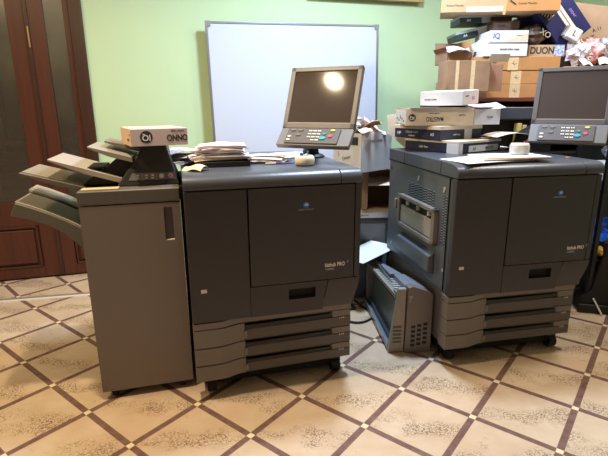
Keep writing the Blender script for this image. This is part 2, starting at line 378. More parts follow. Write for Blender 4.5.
# ------------------------------------------------------------------ PRINTER
W, D = .775, .88
def vprof(u):        # recession of the lower front across the width
    if u < .11: return 0
    if u < .22: t = (u-.11)/.11; return .028*t*t*(3-2*t)
    return .028+.012*(u-.22)/.53
def printer(loc, rz, label, side):
    sh = .013 if side else -.013; se = .034 if side else 0; sx_ = .026 if side else 0
    t = thing('office_printer', label, 'printer', loc, rz, 'two matching digital production printers')
    # --- base cabinet
    MB().box(.022, .06, .10, .742, D-.01, .385).build('base_cabinet', taupe, t, .006)
    if side:
        MB().box(.018, .05, .095, .0225, .46, .385).build('base_side_cover', taupe, t, .004)
        MB().box(.018, .463, .095, .0225, D-.01, .385).build('base_side_cover', taupe, t, .004)
        MB().lathe([(.009, 0), (.009, .004)], 16, Matrix.Translation((.018, .1, .16)) @ Matrix.Rotation(-PI/2, 4, 'Y')).build('round_plug', mat('plug', (150, 148, 146), .5), t)
    us = [0, .04, .08, .11, .13, .15, .17, .19, .21, .23]
    zs = [(.100, .176), (.180, .262), (.266, .352)]
    for i, (z0, z1) in enumerate(zs):
        m = MB()
        poly = [(u, vprof(u)) for u in us]+[(.23, .075), (0, .075)]
        m.prism(poly, 'z', z0, z1)
        zg = z0+(z1-z0)*.60
        us2 = [.231, .4, .6, .752]
        m.prism([(.66, vprof(.66)+.006), (.752, vprof(.752)+.006), (.752, .075), (.64, .075)], 'z', zg, z1)
        m.prism([(.23, .062), (.66, .062), (.66, .075), (.23, .075)], 'z', zg, z1)
        dr = m.build('drawer', taupe, t, .0025)
        MB().prism([(u, vprof(u)+.004) for u in us2]+[(.752, .075), (.231, .075)], 'z', z0, zg).build('drawer_grip', mat('grip_shaded_taupe', (84, 78, 76), .45), dr, .002)  # taupe darkened to put the drawer front's shade into the grip
        MB().prism([(.233, .035), (.30, .034), (.63, .046), (.66, .05), (.66, .062), (.233, .062)], 'z', zg-.001, z1-.014).build('drawer_slot_shade', black, dr)  # black filler stands for the shading in the slot above the grip
        MB().prism([(.225, vprof(.225)-.004), (.24, vprof(.24)-.004), (.24, .03), (.225, .03)], 'z', z0+.012, zg-.002).build('grip_end', taupe2, dr, .002)
        text('tray_symbol', ['1 A4', '2 A3', '3 A3'][2-i], .014, inkw, dr, (.705, vprof(.705)-.0002+.003, (z0+zg)/2+.02), (PI/2, 0, math.atan2(.012, .53)))
    MB().prism([(u, vprof(u)+.001) for u in us+[.4, .752]]+[(.752, .075), (0, .075)], 'z', .356, .386).build('drawer_top_rail', taupe, t, .002)
    MB().box(.04, .10, .028, .72, D-.03, .101).build('base_shade_pan', gapm, t)  # black block added to keep the floor under the printer in shadow
    for x, y in ((.07, .085), (.69, .10), (.07, .80), (.69, .80)):
        cs = MB().tube([(x-.022, y, .034), (x+.022, y, .034)], .034, 18).build('caster', rubber, t, .003)
        MB().box(x-.028, y-.012, .05, x+.028, y+.02, .101).build('caster_fork', black, cs, .003)
    # --- main body
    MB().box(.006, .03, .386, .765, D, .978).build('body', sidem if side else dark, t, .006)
    MB().prism([(0, 0), (.2725+sh, 0), (.2725+sh, .04), (.0, .04)], 'z', .390, .976).build('front_cover', dark, t, .005)
    # front door
    MB().box(.2765+sh, -.003, .537, .7425, .035, .976).build('front_door', dark, t, .003)
    # fill strip right of the door
    MB().box(.747, 0, .537, .775, .04, .976).build('right_trim', dark, t, .003)
    # lower centre panel with grip slot
    pz0, pz1 = .390, .533
    q = MB()
    q.prism([(.2722+sh, 0.0), (.434, 0), (.434, .04), (.2722+sh, .04)], 'z', pz0, pz1)
    q.prism([(.434, 0), (.560, 0), (.560, .04), (.434, .04)], 'z', .505, pz1)
    q.prism([(.434, 0), (.560, 0), (.560, .04), (.434, .04)], 'z', pz0, .455)
    q.prism([(.560, pz0), (.595, pz0), (.603, .46), (.614, .50), (.620, pz1), (.560, pz1)], 'y', 0, .04)
    q.build('lower_panel', dark, t)
    MB().box(.434, .022, .455, .560, .04, .505).build('grip_slot', gapm, t)
    q = MB()
    # lower right corner piece that narrows and falls back
    n = 6; pts = []
    q2 = []
    for k in range(n+1):
        f = k/n; z = pz1-(pz1-pz0)*f
        xl = .624-.027*f; xr = .775-.034*f**1.5; y0 = .0+.022*f**1.5
        q2.append((xl, xr, y0, z))
    vs = []; fs = []
    for xl, xr, y0, z in q2: vs += [(xl, y0, z), (xr, y0, z), (xr, .05, z), (xl, .05, z)]
    for k in range(n):
        for j in range(4): a = k*4+j; b = k*4+(j+1) % 4; fs.append((a, b, b+4, a+4))
    fs += [(0, 1, 2, 3), tuple(n*4+j for j in (3, 2, 1, 0))]
    q.add(vs, fs).build('lower_right_cover', dark, t)
    # --- lid with rolled front edge
    prof = [(0.0, .984), (-.006, .990), (-.006, 1.004), (.0, 1.018), (.012, 1.030), (.03, 1.038), (.06, 1.0425), (.12, 1.045), (D, 1.045), (D, .980), (0, .980)]
    q = MB().prism([(y, z) for y, z in prof], 'x', 0, .676); ld = q.build('top_cover', lidm, t, .003, smooth=False)
    prof2 = [(y, min(z, 1.040) if z > 1.02 else z) for y, z in prof]
    q = MB().prism(prof2, 'x', .679, .777); q.build('top_cover_end', lidm, t, .004)
    if side:
        # seams on the left side of the lid: thin dark joints
        for y in (.17, .63): MB().box(-.0012, y-.0015, .984, .002, y+.0015, 1.04).build('joint', gapm, t)
    # small sticker near the left edge
    MB().box(.045, -.0012, .530, .070, .0005, .546).build('sticker', mat('sticker', (210, 205, 205), .5), t, label='small white square sticker')
    # emblem and writing
    em = MB().lathe([(.0145, 0), (.0145, .0014)], 28, Matrix.Translation((.516+se, -.0030, .893)) @ Matrix.Rotation(PI/2, 4, 'X')).build('emblem', mat('emblem_blue', (40, 110, 190), .35), t)
    q = MB()
    for k, (zz, hw) in enumerate(((.900, .007), (.897, .0095), (.894, .0105), (.891, .0095))):
        q.box(.516+se-hw+.003, -.0050, zz-.0009, .516+se+hw, -.0044, zz+.0009)
    q.build('emblem_stripes', inkw, em)
    text('lettering', 'KONICA MINOLTA', .0082, grey_ink, t, (.516+se, -.0035, .873))
    text('lettering', 'bizhub PRO', .0255, inkw, t, (.652+sx_, -.0035, .606), bold=.02, sx=.78)
    text('lettering', '/', .018, inkw, t, (.714+sx_, -.0035, .615), sx=1.4)
    text('lettering', 'C6000L', .014, grey_ink, t, (.628+sx_, -.0035, .586), bold=.01)
    if side:
        q = MB().box(-.001, .05, .974, .010, D, .9795); q.build('joint', gapm, t)
        q = MB().box(-.001, .068, .40, .008, .071, .975); q.build('joint', gapm, t)
        # rear top side panel line and screws
        for y, z in ((.84, .925), (.80, .44), (.09, .50)):
            MB().lathe([(.009, 0), (.009, .003)], 14, Matrix.Translation((.0065, y, z)) @ Matrix.Rotation(-PI/2, 4, 'Y')).build('screw', black if y > .8 else lightgrey, t)
        for y, z in ((.43, .925), (.125, .912)):
            MB().lathe([(.010, 0), (.010, .004)], 14, Matrix.Translation((.0065, y, z)) @ Matrix.Rotation(-PI/2, 4, 'Y')).lathe([(.005, 0), (.005, .007)], 10, Matrix.Translation((.0065, y, z-.014)) @ Matrix.Rotation(-PI/2, 4, 'Y')).build('screw', lightgrey, t)
        # louvres
        ventm = mat('vent_slot', (20, 22, 28), .8); lip = mat('vent_lip', (128, 134, 148), .5)
        def vent(y0, y1, z0, z1, cols, rows):
            a = MB(); b = MB()
            for i in range(cols):
                for j in range(rows):
                    y = y0+(y1-y0)*(i+.5)/cols; z = z0+(z1-z0)*(j+.5)/rows + (.004 if i % 2 else 0)
                    w_ = (y1-y0)/cols*.34; h_ = (z1-z0)/rows*.2
                    a.box(.0045, y-w_, z-h_, .0065, y+w_, z+h_); b.box(.003, y-w_, z+h_, .0065, y+w_, z+h_*1.9)
            v = a.build('vent_grille', ventm, t); b.build('louvre', lip, v)
        vent(.225, .57, .70, .88, 12, 13); vent(.085, .135, .63, .88, 2, 18)
        # paper entry frame
        q = MB()
        y0, y1, z0, z1 = .165, .665, .605, .80
        q.box(-.022, y0, z0, .006, y1, z0+.024).box(-.022, y0, z1-.024, .006, y1, z1).box(-.022, y0, z0, .006, y0+.035, z1).box(-.022, y1-.035, z0, .006, y1, z1)
        fr_ = q.build('paper_entry_frame', taupe2, t, .005, label='taupe frame around the paper entry')
        MB().box(-.012, y0+.04, z0+.028, .006, y1-.04, z1-.065).build('entry_plate', lightgrey, fr_, .003)
        MB().box(-.004, y0+.04, z1-.07, .006, y1-.04, z1-.028).build('entry_slot', gapm, fr_)
        for yy in (.235, .375, .515): MB().box(-.018, yy, z1-.05, .004, yy+.018, z1-.028).box(-.016, yy+.04, z1-.082, .004, yy+.05, z1-.06).build('guide_tab', mat('tab', (190, 186, 180), .5), fr_)
        MB().box(-.03, y1, .70, .004, y1+.03, .76).build('latch', taupe2, fr_, .004)
        # flat cover beneath
        q = MB().prism([(.006, .44), (-.03, .455), (-.03, .545), (.006, .565)], 'y', .185, .625); q.build('side_cover', sidem, t, .008)
    return t
def control_panel(p, C, yaw, pitch, kp, lab):
    """swivelling display on the printer; C world centre of the screen"""
    Mp = p.matrix_world if False else Matrix.Translation(p.location) @ Matrix.Rotation(p.rotation_euler.z, 4, 'Z')
    Mi = Mp.inverted()
    L = Mi @ Vector(C); rz = yaw-p.rotation_euler.z
    Ms = Matrix.Translation(L) @ Matrix.Rotation(rz, 4, 'Z') @ Matrix.Rotation(pitch, 4, 'X')
    w, h = .19, .16
    q = MB(); t = .030
    q.box(-w, 0, h-.024, w, t, h, Ms).box(-w, 0, -h, w, t, -h+.03, Ms).box(-w, 0, -h, -w+.026, t, h, Ms).box(w-.026, 0, -h, w, t, h, Ms).box(-w+.01, .012, -h+.01, w-.01, t+.012, h-.01, Ms)
    panel = q.build('display_housing', mat('housing', (98, 94, 94), .4, bump=.1, bscale=900), p, .004)
    scr = MB().box(-w+.026, .006, -h+.03, w-.026, .012, h-.024, Ms).build('screen', mat('screen_glass', (76, 66, 62), .085, spec=.22), panel)
    MB().box(-w+.026, .002, -h+.0285, w-.026, .006, -h+.0315, Ms).build('screen_edge', mat('edge', (175, 160, 150), .4), panel)
    # keypad below, flatter
    Hg = Ms @ Vector((0, 0, -h))
    Mk = Matrix.Translation(Hg) @ Matrix.Rotation(rz, 4, 'Z') @ Matrix.Rotation(kp, 4, 'X')
    kb = MB().box(-w, 0, -.108, w, .028, .004, Mk).build('keypad_shelf', mat('shelf_grey', (118, 116, 118), .4), p, .006)
    pad = MB().box(-w+.045, -.008, -.100, w-.06, .002, -.008, Mk).build('keypad', mat('keypad_grey', (92, 88, 90), .45), kb, .003)
    bt = MB()
    for r in range(4):
        for c in range(3):
            if r == 3 and c == 0: continue
            x = -.03+c*.023; z = -.024-r*.019
            for s in range(2): bt.box(x+s*.0095, -.011, z-.004, x+s*.0095+.0075, -.007, z+.003, Mk)
    bt.build('number_keys', mat('keys', (222, 216, 205), .5), pad)
    def btn(x, z, rx, rz_, m):
        MB().prism([(x+rx*math.cos(a*PI/8), z+rz_*math.sin(a*PI/8)) for a in range(16)], 'y', -.012, -.007, Mk).build('button', m, pad)
    btn(.050, -.068, .017, .009, mat('start_teal', (60, 170, 190), .4)); btn(.055, -.042, .009, .005, mat('reset_teal', (70, 160, 150), .4))
    btn(.087, -.055, .011, .008, mat('stop_red', (215, 90, 100), .4)); btn(.093, -.020, .012, .006, mat('key_yellow', (215, 205, 80), .4))
    btn(-.125, -.062, .010, .005, mat('keys', (222, 216, 205))); btn(-.125, -.082, .010, .005, mat('keys', (222, 216, 205)))
    for x, z in ((-.075, -.02), (-.08, -.05), (-.115, -.02)): btn(x, z, .013, .006, taupe)
    # arm from the lid up to the housing
    base = Vector((min(L.x, .70), L.y+.20, 1.04))
    mid = Ms @ Vector((0, .045, -.05)); 
    a = MB().tube([base, base+Vector((0, 0, .08)), mid+Vector((0, .06, -.03)), mid], [.05, .035, .03, .03], 14)
    a.build('display_arm', black, p, 0, True)
    MB().lathe([(.075, 0), (.075, .008), (.06, .018)], 24, Matrix.Translation(base)).build('arm_base', black, p)

P1 = printer((-.4895, 1.8596, 0), .2612, 'charcoal office printer in the middle with the piles of loose papers on its lid', False)
P2 = printer((.7118, 2.1378, 0), .1843, 'charcoal office printer at right with a stack of paper boxes on its lid', True)
control_panel(P1, (.092, 2.371, 1.352), -.435, -.395, -.80, '')
control_panel(P2, (1.486, 2.662, 1.357), -.568, -.26, -.5, '')
def on(p, lx, ly, z): # printer local to world
    a = p.rotation_euler.z
    return (p.location.x+lx*math.cos(a)-ly*math.sin(a), p.location.y+lx*math.sin(a)+ly*math.cos(a), z)
P1a, P2a = .2612, .1843

# ------------------------------------------------------------------ FINISHER
FN = thing('paper_finisher', 'tall taupe sorting unit with output trays, left of the middle printer', 'finisher', (-.931, 1.88, 0), .262)
fw, fd = .407, .62
MB().box(.008, .03, .04, fw-.004, fd, .914).build('body', brownp, FN, .006)
fdm = MB()
sl = (.335, .372, .742, .893)
fdm.box(0, 0, .04, sl[0], .032, .9125).box(sl[1], 0, .04, fw, .032, .9125).box(sl[0], 0, .04, sl[1], .032, sl[2]).box(sl[0], 0, sl[3], sl[1], .032, .9125)
fdo = fdm.build('front_door', taupe2, FN)
MB().box(sl[0], .022, sl[2], sl[1], .034, sl[3]).build('handle_recess', mat('recess_mauve', (96, 86, 92), .5), fdo)
MB().box(sl[0]-.001, .002, sl[2]-.004, sl[1]+.001, .026, sl[2]+.004).build('handle_lip', mat('lip_light', (206, 196, 180), .4), fdo, .001)
MB().box(.03, .05, .012, fw-.02, fd-.03, .041).build('base_shade_pan', gapm, FN)  # added black block that deepens the shadow beneath the finisher
MB().box(-.002, -.002, .9165, fw+.001, fd, .976).build('top_band', mat('band_grey', (92, 88, 86), .45), FN, .006)
MB().prism([(fw+.0005, .06), (fw+.0185, .06), (fw+.0185, fd-.04), (fw+.0005, fd-.04)], 'z', .06, .97).build('docking_plate', gapm, FN)
MB().box(.012, .02, .976, .16, .07, .981).build('top_edge_strip', mat('pale_strip', (200, 190, 160), .4), FN, .001)
for x, y in ((.05, .035), (fw-.05, .035), (.05, fd-.012), (fw-.05, fd-.012)):
    MB().tube([(x-.012, y, .021), (x+.012, y, .021)], .021, 14).box(x-.016, y-.01, .02, x+.016, y+.01, .041).build('caster', rubber, FN)
# console: truncated wedge
def wedge(x0, x1, x2, x3, z0, z1, yf0, yf1, yb):
    vs = [(x0, yf0, z0), (x1, yf0, z0), (x1, yb, z0), (x0, yb, z0), (x2, yf1, z1), (x3, yf1, z1), (x3, yb, z1), (x2, yb, z1)]
    return MB().add(vs, [(0, 1, 2, 3), (4, 5, 6, 7), (0, 1, 5, 4), (1, 2, 6, 5), (2, 3, 7, 6), (3, 0, 4, 7)])
cons = wedge(.145, .412, .270, .362, .976, 1.150, .085, .135, .42).build('console', mat('console_black', (46, 44, 44), .4), FN, .006)
def face_y(z): return .085+(z-.976)/(1.150-.976)*.05
z0, z1 = 1.000, 1.030
vs = [(.195, face_y(z0)-.002, z0), (.400, face_y(z0)-.002, z0), (.393, face_y(z1)-.002, z1), (.212, face_y(z1)-.002, z1)]
vs += [(x, y+.004, z) for x, y, z in vs]
stp = MB().add(vs, [(0, 1, 2, 3), (4, 5, 6, 7), (0, 1, 5, 4), (1, 2, 6, 5), (2, 3, 7, 6), (3, 0, 4, 7)]).build('indicator_strip', mat('strip_grey', (104, 98, 98), .4), cons)
tiltx = PI/2-.28
for x, c in ((.235, None), (.272, None), (.298, None), (.336, 1), (.374, 2)):
    if c is None: q = MB().box(x-.005, face_y(1.02)-.005, 1.017, x+.005, face_y(1.02)-.001, 1.023).box(x-.005, face_y(1.008)-.005, 1.006, x+.005, face_y(1.008)-.001, 1.012)
    else: q = MB().lathe([(.0105, 0), (.0105, .003)], 18, Matrix.Translation((x, face_y(1.015)-.001, 1.015)) @ Matrix.Rotation(tiltx, 4, 'X'))
    b_ = q.build('indicator', mat('ind_pale', (200, 196, 192), .5), stp)
    if c == 2: MB().lathe([(.0075, 0), (.0075, .004)], 16, Matrix.Translation((x, face_y(1.015)-.0015, 1.015)) @ Matrix.Rotation(tiltx, 4, 'X')).build('red_button', mat('stop_red', (215, 90, 100), .4), b_, label='red round button')
# trays
traym = mat('tray_grey', (138, 134, 130), .5); ridg = mat('tray_dark', (84, 80, 74), .55); trayl = mat('tray_light', (158, 150, 148), .45)
def tray(name, x0, z0, x1, z1, y0, y1, th, m, ridge=None, split=None, curve=0):
    n = 8; top = []; bot = []
    for k in range(n+1):
        f = k/n; x = x0+(x1-x0)*f; z = z0+(z1-z0)*f+curve*math.sin(f*PI)
        top.append((x, z)); bot.append((x, z-th*(.35+.65*min(1, f*2.2))))
    q = MB().prism(top+bot[::-1], 'y', y0, y1); o = q.build(name, m, FN, .002)
    if ridge:
        r0, r1, cnt = ridge; q = MB()
        for i in range(cnt):
            yy = y0+.012+(y1-y0-.024)*(i+.5)/cnt
            pts = []
            for k in range(5):
                f = r0+(r1-r0)*k/4; pts.append((x0+(x1-x0)*f, z0+(z1-z0)*f+curve*math.sin(f*PI)))
            q.prism([(x, z-.001) for x, z in pts]+[(x, z+.006) for x, z in pts[::-1]], 'y', yy-.005, yy+.005)
        q.build('tray_ribs', mat('rib_pale', (176, 170, 160), .5), o)
    return o
tray('output_tray', -.229, 1.052, .02, .978, .10, .40, .022, mat('tray_dark2', (96, 90, 84), .5), (.04, .95, 11))
tray('output_tray', -.115, 1.104, .17, 1.012, .10, .40, .024, trayl)
MB().box(.03, .13, 1.052, .10, .30, 1.062, Matrix.Rotation(.0, 4, 'Y')).build('tray_block', black, FN, .003)
tray('output_tray', .044, 1.152, .22, 1.10, .10, .40, .022, traym)
tray('output_tray', .10, 1.168, .25, 1.135, .20, .40, .02, mat('tray_mid', (112, 104, 98), .5))
# black mechanism between the trays
MB().prism([(.0, .98), (.14, .98), (.25, 1.10), (.14, 1.085), (.06, 1.02)], 'y', .14, .55).build('paper_exit', black, FN, .003)
MB().prism([(-.02, .93), (.02, .93), (.02, .978), (-.02, .974)], 'y', .1, .5).build('tray_support', brownp, FN)
# lower catch tray, curved
up = [(-.262, .925), (-.20, .900), (-.13, .866), (-.07, .832), (-.02, .800), (.012, .775)]
lo = [(.012, .64), (-.03, .715), (-.09, .785), (-.16, .828), (-.22, .853), (-.285, .872)]
ct = MB().prism(up+lo, 'y', .10, .33).build('catch_tray', mat('catch_grey', (98, 95, 90), .5), FN, .003)
q = MB()
for i in range(12):
    yy = .105+.22*(i+.5)/12
    q.prism([(x, z-.001) for x, z in up]+[(x, z+.006) for x, z in up[::-1]], 'y', yy-.0045, yy+.0045)
q.build('tray_ribs', mat('rib_pale', (170, 166, 156), .5), ct)
up2 = [(x-.01, z+.012) for x, z in up[:-1]]+[(.012, .790)]
lo2 = [(.012, .76), (-.05, .80), (-.12, .845), (-.19, .885), (-.275, .915)]
c2 = MB().prism(up2+lo2, 'y', .345, .50).build('catch_tray', mat('catch_grey', (98, 95, 90)), FN, .003)
q = MB()
for i in range(8):
    yy = .350+.145*(i+.5)/8
    q.prism([(x, z-.001) for x, z in up2]+[(x, z+.006) for x, z in up2[::-1]], 'y', yy-.0045, yy+.0045)
q.build('tray_ribs', mat('rib_pale', (176, 170, 160)), c2)
MB().prism([(-.02, .60), (-.005, .60), (.008, .63), (-.015, .625)], 'y', .10, .16).build('tray_hook', lightgrey, FN, .002)

# ---- carton on the finisher
def carton(name, w, d, h, m, parent, bevel=.002): return MB().box(0, 0, 0, w, d, h).build(name, m, parent, bevel)
def paper_box(label, loc, rz, w, d, h, m, top=None, rx=0, ry=0, group=None, cat='box', name='paper_box', lid=0, lidm_=None):
    t = thing(name, label, cat, loc, rz, group, rx, ry)
    carton('carton', w, d, h-lid, m, t)
    if lid: MB().box(-.003, -.003, h-lid, w+.003, d+.003, h).build('lid', lidm_, t, .002)
    if top:
        MB().box(.004, .004, h, w-.004, d-.004, h+.001).build('top_flap', top, t)
    return t
mauve = mat('mauve_card', (200, 186, 196), .75, var=.08)
def flat_disc(parent, x, z, r, y, ring=True):
    d_ = MB().lathe([(r, 0), (r, .001)], 28, Matrix.Translation((x, y, z)) @ Matrix.Rotation(PI/2, 4, 'X')).build('round_mark', mat('mark_navy', (46, 44, 62), .6), parent)
    return d_
b = paper_box('cream and mauve paper box resting on the finisher console', (-.718, 1.97, 1.1505), .50, .238, .27, .072, mauve, mat('top_tan', (190, 172, 158), .8))
MB().box(-.0012, 0, 0, 0, .27, .072).build('end_face', mat('end_tan', (214, 186, 156), .8), b)
MB().box(-.002, .05, .02, -.001, .09, .03).box(-.002, .02, .045, -.001, .04, .05).build('end_print', ink, b)
flat_disc(b, .062, .038, .026, 0); text('mark_letters', 'IQ', .034, inkw, b, (.062, -.0012, .036), (PI/2, PI, 0), bold=.02)
text('lettering', 'ONNO', .036, ink, b, (.192, -.0006, .033), (PI/2, PI, 0), sx=.78, bold=.03)
text('lettering', 'colour copy', .012, ink, b, (.195, -.0006, .060), (PI/2, PI, 0))

# ------------------------------------------------------------------ things on printer 1
random.seed(11)
def wavy(amp, k, ph): return lambda u, v: amp*math.sin(u*k+ph)*(.5+v*.5)+amp*.6*math.sin(v*3+ph)
bt = thing('document_tray', 'low black tray under the pile of papers on the middle printer', 'tray', on(P1, .19, .30, 1.0455), P1a+.02)
MB().box(-.12, -.09, 0, .12, .12, .012).box(-.12, -.09, .012, .12, -.083, .024).box(-.12, .113, .012, .12, .12, .024).box(-.12, -.09, .012, -.113, .12, .024).box(.113, -.09, .012, .12, .12, .024).build('tray_body', black, bt, .003)
cols = [paper, paper_l, mat('cream_paper', (236, 222, 200), .8), mat('pink_paper', (226, 190, 190), .8), mat('grey_print', (170, 160, 172), .8, var=.4, scale=60, var2=(230, 226, 228))]
cn = ['white', 'lilac', 'cream', 'pink', 'grey printed']
ordn = ['bottom', 'second', 'third', 'fourth', 'fifth', 'sixth', 'seventh', 'eighth', 'ninth', 'tenth', 'eleventh', 'top']
z = 1.071
seq = [2, 0, 3, 0, 1, 4, 0, 1, 4, 1, 3, 1]
for k in range(12):
    w = .27 if k < 4 else .215; th = .0042 if k > 2 else .0032
    q = MB().slab(w, .20, th, 14, 4, (lambda u, v: .006*math.sin(u*3.1)+.002*math.sin(u*9+v*4)))
    o = q.build('paper_wad', cols[seq[k]], None)
    x, y, _ = on(P1, .18+random.uniform(-.012, .012)+(.0 if k < 4 else .012), .33+random.uniform(-.015, .015), 0)
    place(o, (x, y, z), P1a+random.uniform(-.19, .19)); z += th+.0016
    tag(o, '%s wad of sheets, %s of twelve from below on the middle printer' % (cn[seq[k]], ordn[k]), 'paper', 'paper wads piled on the middle printer')
def loose(lx, ly, z, w, d, rz, m, label, p=P1, pa=P1a, curl=.004, th=.0012, rx=0, ry=0, name='paper_sheet', g=None):
    q = MB().slab(w, d, th, 12, 8, lambda u, v: curl*(math.sin(u*PI)+.4*math.sin(v*5)))
    o = q.build(name, m, None); place(o, on(p, lx, ly, z), pa+rz, rx, ry); tag(o, label, 'paper', g); return o
magm = mat('magazine_print', (200, 190, 186), .6, var=.8, scale=28, var2=(120, 96, 90))
loose(.03, .50, 1.047, .22, .30, .5, magm, 'printed leaflet lying at the left rear of the middle printer lid', curl=.012)
loose(.09, .46, 1.068, .20, .28, .75, cols[2], 'cream sheet fanned out behind the pile on the middle printer', curl=.02)
loose(.02, .55, 1.090, .20, .28, .25, cols[4], 'grey printed sheet leaning behind the box on the finisher', curl=.012, th=.003)
loose(.06, .14, 1.047, .07, .10, .9, mat('peach_paper', (232, 200, 170), .8), 'small folded peach paper at the front left of the black tray', curl=.018)
loose(.37, .36, 1.049, .24, .15, -.15, magm, 'lowest printed leaflet right of the pile on the middle printer', curl=.004, th=.004)
loose(.38, .38, 1.058, .24, .15, -.32, cols[3], 'pink sheet on the leaflets right of the pile on the middle printer', curl=.006, th=.003)
loose(.40, .41, 1.067, .24, .13, -.1, paper, 'white sheet topmost of the leaflets right of the pile', curl=.008, th=.002)
loose(.47, .36, 1.0475, .10, .12, -.5, card_c, 'small cream card lying behind the blue pen', curl=.003, th=.002)
pn = thing('pen', 'blue ballpoint pen lying beside the white cup on the middle printer', 'pen', on(P1, .455, .235, 1.0505), P1a-.12)
MB().tube([(-.07, 0, 0), (-.02, 0, 0)], .0042, 10).build('cap', mat('pen_white', (210, 205, 190), .4), pn, 0, True)
MB().tube([(-.02, 0, 0), (.062, 0, 0), (.075, 0, 0)], [.0038, .0038, .001], 10).build('barrel', mat('pen_blue', (40, 70, 170), .35), pn, 0, True)
cp = thing('desk_cup', 'squat cream cup holding clips on the lid of the middle printer', 'cup', on(P1, .556, .165, 1.0453))
MB().lathe([(.036, 0), (.045, .008), (.047, .025), (.044, .040), (.036, .046), (.030, .046), (.034, .036), (.034, .012)], 28).build('cup_body', mat('cream_cup', (232, 224, 206), .35), cp, 0, True)
ct_ = on(P1, .556, .165, 1.058)
for i, (dx, dy, h, m, lb) in enumerate(((-.012, 0, .045, mat('pen_blue', (40, 70, 170)), 'blue plastic clip sticking up from the cream cup'), (.01, .008, .052, mat('steel_teal', (96, 120, 124), .4), 'grey-green clip standing at the back of the cream cup'), (.004, -.012, .04, paper_b, 'pale blue clip leaning at the front of the cream cup'))):
    o = MB().tube([(0, 0, 0), (dx*.3, 0, h*.6), (dx*.5, dy*.3, h)], .004, 8).tube([(0, 0, h*.7), (.008, 0, h)], .0035, 8).build('clip', m); place(o, (ct_[0]+dx, ct_[1]+dy, ct_[2])); tag(o, lb, 'clip')
sp = MB().lathe([(.0, 0), (.018, 0), (.018, .022), (.0, .022)], 20).build('tape_roll', black); place(sp, on(P1, .60, .26, 1.0455)); tag(sp, 'small black roll behind the cream cup on the middle printer', 'tape roll')
loose(.62, .62, 1.047, .21, .28, .1, paper_b, 'pale blue sheet at the rear of the middle printer lid', curl=.003)

# ------------------------------------------------------------------ things on printer 2
mz = 1.0453
def dirv(a): return (math.cos(a), math.sin(a))
# lowest box
B1 = paper_box("navy and cream paper box with white label, lowest in the right printer's stack", (.858, 2.595, mz), .60, .385, .40, .070, navy, None, lid=.014, lidm_=card_c)
MB().box(-.002, .03, .008, -.0005, .395, .05).build('side_print', navy, B1)
MB().box(.085, -.0025, .007, .36, -.0005, .042).build('label', card_w, B1)
text('lettering', 'MAESTRO', .022, ink, B1, (.275, -.0028, .024), sx=.8); text('lettering', 'A3', .026, ink, B1, (.135, -.0028, .024), sx=.8)
MB().box(-.0035, -.0035, .0, .03, .0, .056).box(-.0035, -.0035, .0, -.001, .08, .056).build('white_wrap', card_w, B1)
text('lettering', 'color laser', .02, inkw, B1, (-.003, .25, .028), (PI/2, 0, -PI/2), sx=.8)
B2 = paper_box("navy striped box with cream lid, second from below in the right printer's stack", (.775, 2.685, mz+.0715), .56, .36, .37, .078, navy, None, lid=.022, lidm_=card_c)
text('lettering', 'COLOR COPY', .018, inkw, B2, (-.0006, .22, .037), (PI/2, 0, -PI/2), sx=.9); text('lettering', 'neusiedler', .014, inkw, B2, (-.0006, .22, .017), (PI/2, 0, -PI/2))
text('lettering', 'A3', .024, inkw, B2, (-.0006, .06, .028), (PI/2, 0, -PI/2)); text('lettering', 'HP', .026, inkw, B2, (-.0006, .33, .028), (PI/2, 0, -PI/2))
text('lettering', 'color copy', .014, inkw, B2, (.14, -.0006, .028), (PI/2, 0, 0))
MB().box(.205, -.002, .0, .27, -.0005, .056).build('tape', tape if 0 else card_w, B2)
B3 = thing('paper_box', "open cream box with round mark, third from below in the right printer's stack", 'box', (.592, 2.755, mz+.1505), -.05)
cw, cd, ch = .385, .40, .096
q = MB(); q.box(0, 0, 0, cw, cd, .003).box(0, 0, .003, cw, .003, ch).box(0, cd-.003, .003, cw, cd, ch).box(0, .003, .003, .003, cd-.003, ch).box(cw-.003, .003, .003, cw, cd-.003, ch)
q.build('carton', card_c, B3, .001)
MB().box(.003, .003, .003, cw-.003, cd-.003, ch-.012).build('inner_packing', card, B3)
MB().box(-.001, .02, .008, 0, cd-.03, ch-.015).build('side_label', card_w, B3)
q = MB()
for i in range(5): q.box(-.002, .06+i*.06, .02+.008*(i % 3), -.001, .09+i*.06, .03+.012*(i % 3))
q.build('side_print', ink, B3)
Mf = Matrix.Translation((0, 0, ch)) @ Matrix.Rotation(-.10, 4, 'Y')
MB().box(.0, .0, 0, .34, .13, .003, Matrix.Translation((.02, -.02, ch+.002)) @ Matrix.Rotation(-.03, 4, 'X')).build('front_flap', card_c, B3)
MB().box(0, .14, 0, .2, cd, .003, Matrix.Translation((.0, 0, ch))).build('rear_flap', card, B3)
Mr = Matrix.Translation((cw, .0, .004)) @ Matrix.Rotation(.32, 4, 'Z')
MB().box(.003, 0, .0, .175, .003, ch-.008, Mr).build('end_flap', card_w, B3)
text('lettering', 'mondi', .016, ink, B3, (cw+.10, .030, .047), (PI/2, 0, .32))
flat_disc(B3, .035, .045, .021, 0); text('mark_letters', 'IQ', .026, inkw, B3, (.035, -.0014, .043), (PI/2, PI, 0), bold=.02)
text('lettering', "MAESTRO", .036, ink, B3, (.165, -.0006, .037), (PI/2, PI, 0), sx=.62, bold=.01)
text('lettering', 'standard paper', .010, ink, B3, (.16, -.0006, .068), (PI/2, PI, 0)); text('lettering', 'mondi', .014, ink, B3, (.32, -.0006, .058), (PI/2, PI, 0))
o = MB().slab(.24, .20, .002, 12, 6, lambda u, v: .022*(1-math.sin(u*PI))*(1 if u < .5 else .5)).build('paper_sheet', paper_b); place(o, (1.06, 2.88, mz+.252), -.1, .15); tag(o, 'pale blue curled sheet lying on the open end of the cream box', 'paper')
